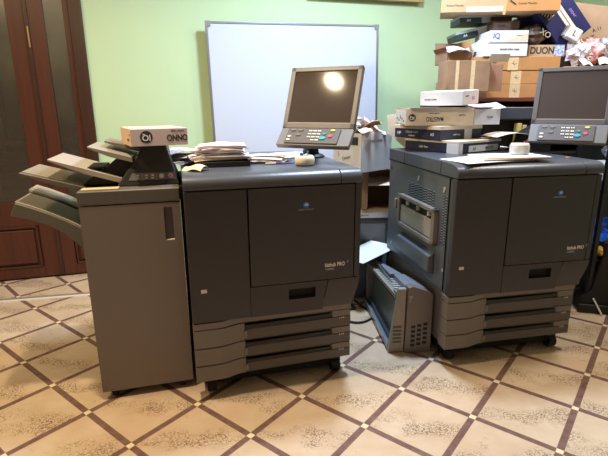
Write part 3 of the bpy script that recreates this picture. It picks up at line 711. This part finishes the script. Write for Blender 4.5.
B4 = paper_box('small white paper box on top of the stack on the right printer', (.895, 2.70, mz+.262), .80, .20, .27, .078, card_w, card_c, rx=.0, ry=-.06)
text('lettering', 'mondi color', .016, ink, B4, (-.0006, .20, .035), (PI/2, 0, -PI/2)); text('lettering', 'mondi', .014, ink, B4, (.05, -.0006, .05), (PI/2, 0, 0)); text('lettering', 'IQ', .024, inkb, B4, (.13, -.0006, .035), (PI/2, 0, 0))
rb = MB().slab(.20, .12, .003, 6, 4, lambda u, v: 0).build('cardboard_sheet', mat('red_card', (196, 88, 66), .7)); place(rb, (1.04, 2.82, mz+.2495), .8); tag(rb, 'orange red cardboard sheet peeking out beneath the small white box', 'cardboard')
# big flap hanging at left rear
pl = MB().prism([(.557, 1.25), (.571, 1.125), (.70, 1.02), (.80, 1.02), (.80, 1.27)], 'y', 0, .004).build('cardboard_sheet', card_c); place(pl, (0, 3.175, 0)); tag(pl, 'cream cardboard sheet slanting down left of the box stack on the right printer', 'cardboard')
# papers and roll in front
loose(.225, .145, mz+.001, .38, .23, .14, paper, 'large white sheet hanging over the front left of the right printer lid', P2, P2a, curl=.002, th=.002)
loose(.29, .15, mz+.006, .33, .19, .05, paper_l, 'lilac sheet lying on the white sheet on the right printer', P2, P2a, curl=.002, th=.003)
loose(.33, .13, mz+.011, .34, .18, -.03, mat('peach_paper', (232, 200, 170)), 'peach edged sheet under the topmost sheet on the right printer', P2, P2a, curl=.001, th=.003)
loose(.345, .14, mz+.016, .34, .19, -.08, paper, 'topmost white sheet on the right printer, under the tape roll', P2, P2a, curl=.001, th=.004)
rl = thing('tape_roll', 'clear roll of tape standing on the papers on the right printer', 'tape roll', on(P2, .415, .16, mz+.0225))
MB().lathe([(.042, 0), (.042, .055), (.037, .055), (.037, 0)], 28).build('core', card_c, rl, 0, True)
MB().lathe([(.047, .003), (.047, .047), (.0425, .047), (.0425, .003)], 28).build('tape_winding', mat('clear_tape', (206, 204, 200), .15, var=.3, scale=30), rl, 0, False)
loose(.64, .80, mz+.001, .20, .14, .1, paper, 'white sheet at the back of the right printer lid', P2, P2a)
ps = MB().slab(.26, .16, .003, 12, 4, lambda u, v: .02*math.sin(u*PI)).build('paper_sheet', paper); place(ps, (1.21, 2.80, mz+.085), .25); tag(ps, 'curved white sheet on the lowest paper box beside the display', 'paper')
mk = MB().lathe([(.012, 0), (.012, .006)], 16).build('hook_cap', palewood); place(mk, on(P2, .70, .16, 1.0405)); tag(mk, 'small wooden button lying near the right edge of the right printer lid', 'button')

# ------------------------------------------------------------------ feeder unit on the floor
U = thing('paper_feed_unit', 'detached taupe paper feed unit standing on the floor between the printers', 'paper feeder', (.455, 2.287, 0), .075)
def plan(z0, z1, xl, y0, y1, M=None, inset=0):      # right side tapers so the unit sits along the printer
    def xr(y): return .222-.115*max(0, y-.02)/.66-inset
    return MB().prism([(xl, y0), (xr(y0), y0), (xr(y1), y1), (xl, y1)], 'z', z0, z1, M)
q = MB().add([(0, 0, .004), (.085, 0, .004), (.085, 0, .372), (.045, 0, .372), (0, .03, .004), (.085, .03, .004), (.085, .03, .372), (.045, .03, .372)], [(0, 1, 2, 3), (4, 5, 6, 7), (0, 1, 5, 4), (1, 2, 6, 5), (2, 3, 7, 6), (3, 0, 4, 7)])
fa = q.build('front_cover', mat('feed_light', (156, 148, 138), .5), U, .003)
q = MB().prism([(.088, .004), (.232, .004), (.232, .335), (.215, .352), (.12, .388), (.092, .382)], 'y', -.01, .045)
fb = q.build('front_cover', taupe2, U, .004)
sv = MB()
for k in range(5): sv.box(.022, -.002, .06+k*.022, .068, .002, .072+k*.022)
sv.build('vent_slots', mat('slot_grey', (96, 92, 90), .7), fa)
sv = MB()
for c in range(3):
    for k in range(5): sv.box(.118+c*.033, -.012, .04+k*.027+c*.007, .141+c*.033, -.008, .056+k*.027+c*.007)
sv.build('vent_slots', mat('slot_dark', (48, 44, 42), .8), fb)
MB().lathe([(.009, 0), (.009, .004)], 14, Matrix.Translation((.108, -.01, .33)) @ Matrix.Rotation(PI/2, 4, 'X')).box(.104, -.014, .30, .109, -.010, .33).build('screw', lightgrey, fb)
plan(.012, .05, .03, .05, .68).build('base_plate', sidem, U, .003)
MB().box(.0, .03, .012, .03, .68, .022).box(.0, .03, .022, .006, .68, .045).build('bottom_rail', mat('rail_reflect_blue', (150, 160, 176), .3, .4), U, .002)  # pale blue stands in for light reflected off the bottom ledge
q = MB().prism([(.05, .045), (.062, .045), (.082, .31), (.070, .31)], 'y', .05, .66); q.build('inner_panel', mat('smoky_panel', (84, 92, 92), .3), U, .002)

# sloping top: rail with fins + covers
def topz(y): return .345-.06*(y/.66)
Mt = Matrix(((1, 0, 0, 0), (0, 1, 0, 0), (0, -.09, 1, .345), (0, 0, 0, 1)))
MB().box(.032, .03, -.03, .050, .66, -.008, Mt).build('slotted_rail', mat('rail_taupe', (150, 146, 140), .45), U, .002)
q = MB()
for k in range(15): MB().box(.052, .07+k*.037, -.028, .105, .084+k*.037, -.012, Mt).build('feed_fin', mat('fin_white', (206, 204, 198), .5), U)

MB().box(.05, .05, -.06, .107, .64, -.032, Mt).build('feed_recess', gapm, U)
plan(-.02, .018, .105, .05, .33, Mt).build('top_cover', mat('cover_bluegrey', (128, 132, 142), .35), U, .004)
plan(-.02, .012, .09, .36, .66, Mt).build('top_cover', mat('cover_bluegrey', (128, 132, 142), .35), U, .004)
MB().box(.015, .64, .004, .105, .68, .29).build('rear_cover', taupe, U, .003)
MB().box(.035, .03, .30, .10, .075, .345).build('hinge_block', taupe2, U, .003)
# cable loop on the floor
q = MB(); pts = []
for k in range(22):
    a = 2*PI*k/21*.95+.4; pts.append((.33+.115*math.cos(a)+.02*math.sin(2*a), 2.74+.10*math.sin(a), .008+.002*math.sin(3*a)))
pts = [(.20, 3.0, .012), (.30, 2.95, .01)]+pts[4:]+[(.33, 3.02, .008)]
q.tube(pts, .0065, 8); tag(q.build('power_cable', black, None, 0, True), 'black cable looped on the floor between the printers', 'cable')

# ------------------------------------------------------------------ grey low box and cabinet behind
lb = thing('metal_bin', 'low blue grey metal bin on the floor behind the feed unit', 'bin', (.20, 3.02, 0), .05)
MB().box(0, 0, .01, .34, .14, .30).build('bin_body', sidem, lb, .005); MB().box(-.004, -.004, .30, .344, .144, .325).build('bin_lid', lidm, lb, .004)
sh = MB().slab(.25, .34, .002, 6, 6, lambda u, v: .0).build('paper_sheet', mat('cool_lit_paper', (236, 244, 250), .6)); place(sh, (.425, 2.98, .362), -.9, .14, -.06); tag(sh, 'white sheet tinted for cool light, lying above the feed unit between the printers', 'paper')  # bluish white puts the cool lamp's light into the sheet's colour
cb = thing('metal_cabinet', 'blue grey metal cabinet behind the gap between the printers', 'cabinet', (.18, 3.20, 0), 0)
MB().box(0, .01, .02, .62, .45, .52).build('cabinet_body', mat('cab_grey', (108, 114, 122), .5), cb, .004); MB().box(-.005, 0, .52, .625, .455, .545).build('cabinet_top', mat('cab_top', (70, 74, 80), .5), cb, .003)
MB().box(.01, -.004, .04, .40, .012, .50).build('cabinet_door', mat('cab_grey', (108, 114, 122)), cb, .003); MB().box(.415, -.004, .04, .61, .012, .50).build('cabinet_door', black, cb, .003)
fb1 = paper_box('flattened white carton lowest on the metal cabinet', (.30, 3.17, .5455), .06, .42, .30, .035, card_w, None)
text('lettering', 'CANON', .018, ink, fb1, (.12, -.0006, .018))
fb2 = paper_box('flattened cream carton on the white one under the open cardboard box', (.33, 3.19, .581), -.05, .38, .30, .022, card_c, None)
ob = thing('cardboard_box', 'brown cardboard box on its side, open end facing out, one side green', 'box', (.405, 3.17, .6035), 0)
w, d, h = .34, .30, .285
q = MB(); q.box(0, 0, 0, w, d, .005).box(0, 0, h-.005, w, d, h).box(0, 0, 0, .035, d, h).box(w-.005, 0, 0, w, d, h).box(0, d-.005, 0, w, d, h)
q.build('carton', card, ob); MB().box(-.045, .03, .005, 0, d-.05, h-.01).build('green_side', green, ob); MB().box(-.047, .03, .12, -.045, .08, .17).build('white_patch', card_w, ob)
MB().box(.035, -.04, 0, .30, .16, .004, Matrix.Translation((0, 0, .185)) @ Matrix.Rotation(.18, 4, 'X')).build('inner_flap', card_c, ob)
MB().box(.036, .02, .02, .04, .27, .27).build('inner_fold', card_c, ob)
# white box full of papers
WBX = thing('waste_paper_box', 'white box full of crumpled papers on top of the brown cardboard box', 'box', (.368, 2.985, .8895), .72)
w, d, h = .30, .25, .235
q = MB(); q.box(0, 0, 0, w, d, .004).box(0, 0, 0, w, .004, h).box(0, d-.004, 0, w, d, h).box(w-.004, 0, 0, w, d, h).box(0, 0, 0, .004, d, h+.015)
q.build('carton', card_w, WBX, .001)
MB().box(.02, -.003, 0, .2, 0, .05, Matrix.Translation((0, 0, h-.03))).build('torn_flap', card_w, WBX)
MB().box(.0, .03, 0, .003, .1, .05, Matrix.Translation((-.003, 0, h-.06))).build('hand_hole', ink, WBX)
text('lettering', 'Canon', .028, ink, WBX, (-.0008, .13, .09), (PI/2, -.25, -PI/2)); text('logo_mark', 'S', .04, inkr, WBX, (-.0008, .20, .11), (PI/2, -.25, -PI/2), sx=.7)
random.seed(5)
def crumple(w, h, m, name, loc, seed, rz=0, label=None, cat='paper', g=None, amp=.35, ny=1, sub=3):
    bm = bmesh.new(); bmesh.ops.create_icosphere(bm, subdivisions=sub, radius=1)
    for v in bm.verts:
        n = noise.noise_vector(v.co*2.2+Vector((seed*3.1, seed, 0))); n2_ = noise.noise(v.co*6+Vector((seed, 0, 0)))
        v.co += n*amp+v.co*n2_*amp*.5
        v.co.x *= w/2; v.co.y *= ny*w/2; v.co.z *= h/2
    me = bpy.data.meshes.new(name); bm.to_mesh(me); bm.free(); me.materials.append(m)
    o = bpy.data.objects.new(name, me); COL.objects.link(o); place(o, loc, rz); tag(o, label, cat, g); return o
spots = [(.05, .06, 'left front'), (.12, .05, 'middle front'), (.20, .07, 'right front'), (.08, .14, 'left middle'), (.16, .15, 'centre'), (.24, .15, 'right middle'), (.10, .20, 'left rear'), (.19, .21, 'right rear')]
pc = [cols[2], mat('brown_paper', (160, 120, 90), .8, var=.3, scale=30), cols[3], magm, card_c, paper, cols[2], card_c]
pcn = ['cream', 'brown', 'pink', 'printed', 'beige', 'white', 'cream', 'beige']
for i, (lx, ly, wh) in enumerate(spots):
    a = .72; X = .368+lx*math.cos(a)-ly*math.sin(a); Y = 2.985+lx*math.sin(a)+ly*math.cos(a)
    q = MB().slab(.17, .11, .0015, 10, 6, (lambda u, v, i=i: .03*math.sin(u*3+i)+.012*math.sin(v*7+i*2)))
    o = q.build('crumpled_paper', pc[i], None); place(o, (X, Y, .8895+h+.01+.022*(i % 4)), random.uniform(0, 3), random.uniform(-.3, .3), random.uniform(-.3, .3))
    tag(o, '%s crumpled sheet at the %s of the white waste paper box' % (pcn[i], wh), 'paper', 'crumpled papers in the white box')

# ------------------------------------------------------------------ rack and pile at right rear
rk = thing('shelf_unit', 'dark wooden shelf unit behind the right printer carrying the pile of boxes', 'shelf', (.92, 3.22, 0), 0)
MB().box(0, -.0, 1.330, 1.45, .56, 1.3555).build('top_board', shelfwood, rk, .003)
MB().box(0, .03, 0.0, .03, .56, 1.33).build('side_board', black, rk); MB().box(1.42, .03, 0.0, 1.45, .56, 1.33).build('side_board', black, rk)
MB().box(.03, .53, 0, 1.42, .56, 1.33).build('back_board', black, rk)
MB().box(.03, .03, .96, 1.42, .53, .985).build('middle_board', black, rk); MB().box(.03, .03, .5, 1.42, .53, .525).build('middle_board', black, rk)
# grey machine body on the middle shelf
gm = thing('scanner', 'blue grey scanner with a flat lid behind the box stack, under the wooden shelf', 'scanner', (1.22, 3.26, .9855), .0)
MB().box(0, .05, 0, .52, .26, .20).build('scanner_body', black, gm, .004); MB().box(-.02, -.03, .225, .54, .26, .310).build('scanner_lid', lidm, gm, .01)
MB().box(.0, .05, .2, .48, .26, .226).build('scanner_hinge', black, gm)
MB().box(.02, .0, .03, .10, .05, .12).build('scanner_tray', black, gm)
for i, (x, c, lb_) in enumerate(((1.455, (206, 190, 120), 'yellow folder standing beside the display of the right printer'), (1.49, (190, 170, 130), 'tan folder standing right of the yellow folder'), (1.525, (180, 80, 90), 'red folder standing right of the tan folder'))):
    o = MB().box(0, 0, 0, .028, .06, .20-.012*i).build('folder', mat('folder%d' % i, c, .7, var=.2, scale=40), None, .002); place(o, (x, 2.96+.02*i, 1.0455-.0 if 0 else .987), .1); tag(o, lb_, 'folder')
    o.location.y = 3.225+.002*i; o.rotation_euler.z = 0

fy = 3.30
og = ['topmost', 'middle', 'lowest']
for i, z in enumerate((1.357, 1.4455, 1.534)):
    t = paper_box('flat orange cardboard box closed with clear tape, %s of the three stacked on the shelf' % og[2-i], (1.17+.004*i-(.0 if i < 2 else .03), fy+.004*(i % 2), z), .0, .54+(.04 if i == 2 else 0), .30, .086, card_o, None, group='orange cardboard boxes stacked on the shelf', name='cardboard_box')
    MB().box(.235-.003*i, -.0012, 0, .305-.003*i, 0, .0865).box(.235-.003*i, 0, .086, .305-.003*i, .3, .0868).build('tape', tape, t)
    text('lettering', 'SPG 300', .018, ink, t, (.12, -.0006, .05), bold=.0)
    text('lettering', '-L-', .03, ink, t, (.27, -.0016, .045), (PI/2, 0, 0))
# brown box in front
bb = thing('cardboard_box', 'worn brown cardboard box with clear tape in front of the orange boxes', 'box', (.900, 3.06, 1.3925), .0)
q = MB().box(0, 0, 0, .27, .20, .185); q.build('carton', card, bb, .003)
MB().box(.055, -.0012, 0, .075, 0, .185).box(.15, -.0012, 0, .175, 0, .185).build('tape', tape, bb)
MB().box(.26, -.01, 0, .36, -.006, .165, Matrix.Translation((.01, .01, .0)) @ Matrix.Rotation(.12, 4, 'Z')).build('side_flap', mat('brown_card', (160, 122, 100), .85, var=.15), bb, .001)
MB().box(0, 0, 0, .12, .05, .003, Matrix.Translation((.27, -.006, .175)) @ Matrix.Rotation(-1.1, 4, 'X') @ Matrix.Translation((-.015, -.05, 0))).build('torn_flap', card_c, bb)
MB().box(-.012, -.02, -.004, .0, .19, .06).build('left_flap', card, bb)
# support under brown box
sb = MB().box(0, 0, 0, .30, .12, .034).build('cardboard_box', ink if 0 else mat('dim_card', (120, 96, 72), .8), None, .002); place(sb, (.925, 3.225, 1.3565), .03); tag(sb, 'flat brown carton on the shelf edge under the worn brown box', 'box')
# open beige box behind
ob2 = thing('cardboard_box', 'open beige cardboard box with a white sheet inside, behind the worn brown box', 'box', (.985, 3.36, 1.585), .15)
q = MB(); w, d, h = .18, .20, .075
q.box(0, 0, 0, w, d, .004).box(0, 0, 0, w, .004, h).box(0, d-.004, 0, w, d, h).box(w-.004, 0, 0, w, d, h).box(0, 0, 0, .004, d, h)
q.build('carton', card, ob2)
MB().box(0, 0, 0, .003, .20, .08, Matrix.Translation((.18, 0, h)) @ Matrix.Rotation(-.35, 4, 'Y')).build('flap', card_o, ob2); MB().box(0, 0, 0, .18, .003, .08, Matrix.Translation((0, .197, h)) @ Matrix.Rotation(-.2, 4, 'X')).build('flap', card, ob2)
MB().box(.0, .0, 0, .003, .20, .035, Matrix.Translation((0, 0, h)) @ Matrix.Rotation(-.6, 4, 'Y')).build('flap', mat('red_brown_card', (140, 84, 64), .8), ob2)
hb = MB().box(0, 0, 0, .17, .22, .226).build('cardboard_box', card, None, .002); place(hb, (.985, 3.345, 1.357), .0); tag(hb, 'brown carton behind the worn brown box, carrying the open beige box', 'box')
wr = MB().slab(.17, .15, .003, 8, 6, lambda u, v: .02*math.sin(u*PI)).build('paper_sheet', paper_b); place(wr, (1.06, 3.40, 1.668), .1, .25); tag(wr, 'white sheet with red edge curling out of the open beige box', 'paper')
# white boxes
wb2 = paper_box('long white paper box lying on the orange boxes', (1.205, 3.29, 1.6215), .02, .29, .28, .080, card_w, None)
text('lettering', 'mondi color copy', .018, ink, wb2, (.17, -.0006, .045), bold=.01)
wb1 = paper_box('white paper box with a blue mark, on the long white box', (1.235, 3.29, 1.7075), .0, .255, .28, .075, card_w, None, rx=0)
text('lettering', 'IQ', .044, inkb, wb1, (.045, -.0006, .040), bold=.02); text('lettering', 'economy', .012, ink, wb1, (.20, -.0006, .045))
q = MB().prism([(.10, .010), (.254, .060), (.254, .010)], 'y', -.001, 0); q.build('cream_stripe', card_c, wb1)
# dark binder boxes at left, tilted
dgm = mat('dark_green_print', (44, 58, 56), .5, var=.3, scale=20)
for i, (z, rz, ry, c, lb_) in enumerate(((1.765, .0, -.22, dgm, 'dark green carton tilted upwards, lower of the pair left of the white boxes'), (1.876, .0, -.02, dgm, 'dark green carton, upper one, right under the long beige box'))):
    t = thing('paper_box', lb_, 'box', (1.08+.01*i, 3.48, z-.02), rz, 'dark green cartons', 0, ry)
    L_ = .26 if i == 0 else .36; MB().box(0, 0, 0, L_, .22, .048).build('carton', c, t, .002); MB().box(-.002, -.002, .036, L_+.002, .22, .052).build('lid_strip', mat('pale_green_grey', (150, 165, 160), .6), t)
    MB().box(.15, -.0015, 0, .21, 0, .036).build('label', mat('label_grey', (150, 152, 156), .6), t)
    text('lettering', 'A4', .024, inkw, t, (.06, -.0012, .018))
wedgeb = MB().prism([(0, 0), (.20, 0), (.20, .12), (.19, .12)], 'y', 0, .02).build('cardboard_sheet', card_w); place(wedgeb, (1.10, 3.42, 1.665), 0); tag(wedgeb, 'pale triangular cardboard flap left of the two white boxes', 'cardboard')
uc = MB().box(0, 0, 0, .25, .2, .028).build('flat_carton', black, None, .002); place(uc, (1.17, 3.60, 1.6205), 0); tag(uc, 'black flat carton under the tilted dark green cartons', 'box')
st2 = MB().box(0, 0, 0, .11, .22, .25).build('cardboard_box', card, None, .002); place(st2, (1.00+.22, 3.61, 1.3565), 0); bpy.data.objects.remove(st2)
# long box on top
lg = paper_box('long flat beige box with crossed tape, topmost of the pile against the green wall', (.935, 3.42, 1.915), -.26, .735, .26, .090, mat('beige_card', (186, 154, 116), .8, var=.1, scale=10), None, name='cardboard_box', ry=.03)
MB().box(.415, -.0012, 0, .735, 0, .090).build('orange_side', card_o, lg, label='orange half of the long box')
MB().box(.165, -.002, 0, .395, -.0005, .032).build('tape', mat('pale_tape', (232, 214, 176), .3), lg)
MB().box(.395, -.0025, 0, .412, -.0005, .083, Matrix.Rotation(.05, 4, 'Y')).build('strap', mat('strap_tan', (190, 160, 110), .5), lg)
MB().tube([(.425, -.003, .08), (.44, -.004, .06), (.47, -.003, .04)], .004, 6).build('cord_end', ink, lg)
text('lettering', 'Konica Minolta', .018, ink, lg, (.09, -.0006, .042)); text('lettering', 'Konica Minolta', .018, ink, lg, (.54, -.0016, .045))
# things between long box and white boxes
da = thing('cardboard_box', 'black and gold printed carton under the right part of the long beige box', 'box', (1.28, 3.42, 1.7835), .0)
MB().box(0, 0, 0, .20, .26, .078).build('carton', mat('black_print', (38, 30, 34), .5, var=.6, scale=24, var2=(110, 84, 60)), da, .002)
MB().box(.02, -.0012, .02, .14, 0, .066).build('label', mat('taupe_label', (130, 112, 104), .6, var=.3, scale=50), da); text('lettering', 'FLORA', .018, ink, da, (.08, -.0018, .045))
crumple(.30, .28, mat('black_bag', (24, 22, 30), .35), 'plastic_bag', (1.63, 3.66, 1.775), 2, label='black plastic bag between the white boxes and the navy carton', cat='bag', amp=.25)
crumple(.17, .14, mat('brown_bag', (96, 74, 58), .5, var=.6, scale=20, var2=(30, 26, 28)), 'paper_bag', (1.575, 3.42, 1.765), 4, label='brown and black printed bag right of the white boxes', cat='bag', amp=.25)
text('lettering', 'XO', .05, mat('gold_ink', (180, 170, 140)), bpy.data.objects['paper_bag'], (.04, -.10, .0), (PI/2, .5, 0))
dn = paper_box('beige box with dark lettering and a blue label right of the white boxes', (1.525, 3.335, 1.6215), .0, .24, .20, .075, mat('tan_box', (176, 150, 124), .8), None, name='cardboard_box')
text('lettering', 'DUONO', .06, ink, dn, (.11, -.0006, .038), bold=.02, sx=.9)
MB().box(.17, -.0016, .005, .235, 0, .075).build('blue_label', mat('label_blue', (70, 110, 190), .5, var=.4, scale=60, var2=(210, 220, 235)), dn)
bx = MB().box(0, 0, 0, .30, .26, .30).build('cardboard_box', mat('dim_orange', (150, 104, 62), .8), None, .003); place(bx, (1.66, 3.60, 1.3565), 0); tag(bx, 'orange brown carton partly hidden behind the plastic bags', 'box')
bx = MB().box(0, 0, 0, .09, .16, .07).build('cardboard_box', black, None, .003); place(bx, (1.735, 3.34, 1.56), 0.1); tag(bx, 'small black carton left of the white plastic bag', 'box')
bx = MB().box(0, 0, 0, .46, .34, .20).build('cardboard_box', card_o, None, .003); place(bx, (1.76, 3.30, 1.3565), 0.0); tag(bx, 'wide orange carton under the plastic bags behind the display', 'box')
# navy tilted carton
nv = thing('paper_box', 'navy paper carton with white stripes tilted steeply at the top right', 'box', (1.70, 3.36, 1.735), 0.0, None, 0, .86)
nvm = mat('navy_carton', (38, 40, 96), .45, var=.25, scale=16)
MB().box(-.33, 0, 0, .10, .28, .23).build('carton', nvm, nv, .003)
MB().box(-.33, -.0012, .105, .10, 0, .125).box(-.16, -.0012, .13, .04, 0, .15).build('white_stripes', inkw, nv)
text('lettering', 'my', .07, mat('pale_yellow_ink', (200, 200, 150)), nv, (-.16, -.0006, .055), (PI/2, -.5, 0)); text('lettering', 'paper', .03, mat('lilac_ink', (150, 130, 200), .5), nv, (-.06, -.0006, .185))
wc = thing('paper_box', 'small white carton at the lower tip of the navy carton', 'box', (1.735, 3.30, 1.745), 0, None, 0, .45)
MB().box(0, 0, 0, .10, .05, .085).build('carton', card_w, wc, .012); text('lettering', 'L', .05, ink, wc, (.05, -.0008, .042)); MB().box(-.012, .01, .006, 0, .045, .075).build('grey_end', mat('label_grey', (150, 152, 156)), wc, .004)
gf = thing('folder', 'pale green and grey folder leaning at the upper right corner', 'folder', (1.82, 3.62, 1.99), 0, None, 0, -.35)
MB().box(0, 0, 0, .36, .03, .18).build('cover', green, gf, .002); MB().box(-.04, -.012, .02, .12, 0, .17).build('grey_sheet', mat('sheet_greygreen', (168, 178, 172), .7), gf)
bs = MB().box(0, 0, 0, .42, .02, .46).build('cardboard_box', mat('beige_sheet', (186, 160, 138), .8, var=.08), None, .002); place(bs, (1.80, 3.56, 1.560), 0.0, -.05, .12); tag(bs, 'beige cardboard panel with handwriting leaning behind the plastic bags', 'box')
for (x, z, s) in ((.27, .30, 'A 11'), (.22, .24, 'n.n. m'),): text('handwriting', s, .035, ink, bs, (x, -.001, z), (PI/2, -.5, 0))
# plastic bags
bagw = mat('bag_white', (226, 216, 224), .25, trans=.15); bagp = mat('bag_pink', (222, 150, 158), .3, var=.5, scale=14, var2=(236, 214, 220))
crumple(.17, .17, bagw, 'plastic_bag', (1.86, 3.38, 1.645), 1, label='whitish plastic bag of scraps, leftmost of the bags above the right display', cat='bag', amp=.3, sub=4)
crumple(.17, .16, bagp, 'plastic_bag', (1.975, 3.40, 1.66), 7, label='pink plastic bag beside the whitish one above the right display', cat='bag', amp=.3, sub=4)
crumple(.20, .20, mat('bag_grey', (190, 192, 198), .3, var=.5, scale=20, var2=(90, 100, 104)), 'plastic_bag', (2.12, 3.42, 1.66), 9, label='grey white plastic bag at the right edge above the display', cat='bag', amp=.3, sub=4)
for i, (x, z, r) in enumerate(((1.90, 1.58, .2), (2.03, 1.585, -.3))):
    o = MB().slab(.09, .07, .001, 6, 6, lambda u, v: .012*math.sin(u*5)).build('paper_scrap', paper); place(o, (x, 3.29, z), r, .7); tag(o, ['white paper scrap below the whitish plastic bag', 'white paper scrap below the grey white bag at the right'][i], 'paper')

# ------------------------------------------------------------------ behind printer 2, right edge
dr_ = thing('shelf_unit', 'black shelf at the right edge behind the right printer, loaded with odds and ends', 'shelf', (1.83, 2.80, 0), .10)
for z in (.36, .80, 1.22): MB().box(0, 0, z-.02, .7, .30, z).build('shelf_board', black, dr_)
for x in (0, .675):
    for y in (0, .275): MB().box(x, y, .03, x+.025, y+.025, 1.24).build('post', black, dr_)
MB().box(0, .28, .03, .7, .30, 1.24).build('back_board', black, dr_)
MB().box(0, 0, 0, .7, .30, .05).build('plinth', black, dr_)
crumple(.22, .22, mat('bag_blue', (40, 110, 230), .3, var=.4, scale=20, var2=(20, 50, 140)), 'plastic_bag', (1.945, 2.95, .485), 3, label='bright blue plastic bag at the right edge beside the right printer', cat='bag', amp=.3, sub=4)
crumple(.11, .07, mat('cloth_yellow', (200, 160, 50), .6), 'cloth', (1.915, 2.83, .40), 5, label='yellow cloth under the blue plastic bag', cat='cloth', amp=.2)
pw = MB().box(0, 0, 0, .2, .2, .11).build('paper_stack', paper, None, .003); place(pw, (1.87, 2.84, .8465), .1); tag(pw, 'white paper stack at the right edge behind the right printer', 'paper')
pv = MB().box(0, 0, 0, .2, .2, .045).build('folder', mat('violet', (70, 50, 130), .5), None, .003); place(pv, (1.87, 2.84, .801), .1); tag(pv, 'violet folder under the white paper stack at the right edge', 'folder')
tk = crumple(.16, .14, mat('bag_clear', (150, 140, 145), .2, var=.5, scale=20, var2=(70, 60, 66)), 'plastic_bag', (1.99, 2.95, 1.02), 8, label='crumpled clear bag at the right edge beside the display of the right printer', cat='bag', amp=.3)
bgk = thing('travel_bag', 'black bag on the floor behind the right printer', 'bag', (1.79, 2.80, 0), -.25)
MB().prism([(0, .0), (.30, 0), (.30, .42), (.22, .5), (.10, .47), (.06, .16), (0, .10)], 'y', 0, .12).build('bag_body', mat('bag_black', (20, 19, 22), .6), bgk, .012)
MB().box(-.01, -.02, .0, .22, .0, .06).build('bag_pocket', mat('bag_black', (20, 19, 22)), bgk, .01); MB().tube([(.20, -.006, .12), (.21, -.008, .20), (.20, -.006, .28)], [.012, .02, .012], 12).build('red_patch', mat('maroon', (120, 30, 40), .5), bgk, 0, True)
gp = MB().box(0, 0, 0, .25, .02, .48).build('metal_sheet', mat('grey_metal', (130, 134, 138), .4, .3), None, .003); place(gp, (1.955, 2.72, .012), -.1, -.06); tag(gp, 'grey metal sheet leaning at the right edge', 'sheet')
ch_ = MB().tube([(1.86, 2.78, .10), (1.90, 2.735, .008)], .006, 8).build('cable', white); tag(ch_, 'short white cable on the floor at the right edge', 'cable')

# ------------------------------------------------------------------ light
def area(name, loc, size, power, color, target=None, shape='DISK'):
    l = bpy.data.lights.new(name, 'AREA'); l.energy = power; l.color = color; l.shape = shape; l.size = size
    o = bpy.data.objects.new(name, l); COL.objects.link(o); o.location = loc
    if target: o.rotation_euler = (Vector(target)-Vector(loc)).to_track_quat('-Z', 'Y').to_euler()
    return o
area('ceiling_lamp_warm', (-.78, 1.74, 2.52), .10, 28, (1, .78, .48))
area('fill_light_left', (-1.9, 1.75, 2.78), .3, 26, (1, .76, .44))  # added fill that warms the floor left of the finisher
area('ceiling_lamp_cool', (.45, 2.70, 2.80), .35, 66, (.64, .80, 1))
area('fill_light_right', (2.0, 2.55, 2.80), .35, 30, (1, .88, .78))  # weak fill added for the floor and pile at right
w = bpy.data.worlds.new('world'); scene.world = w; w.use_nodes = True
w.node_tree.nodes['Background'].inputs[0].default_value = (.8, .85, 1, 1); w.node_tree.nodes['Background'].inputs[1].default_value = .03

vs_ = scene.view_settings
scene.display_settings.display_device = 'sRGB'
vs_.view_transform = 'Standard'; vs_.look = 'None'; vs_.gamma = 1; vs_.use_curve_mapping = False; vs_.exposure = 0.35
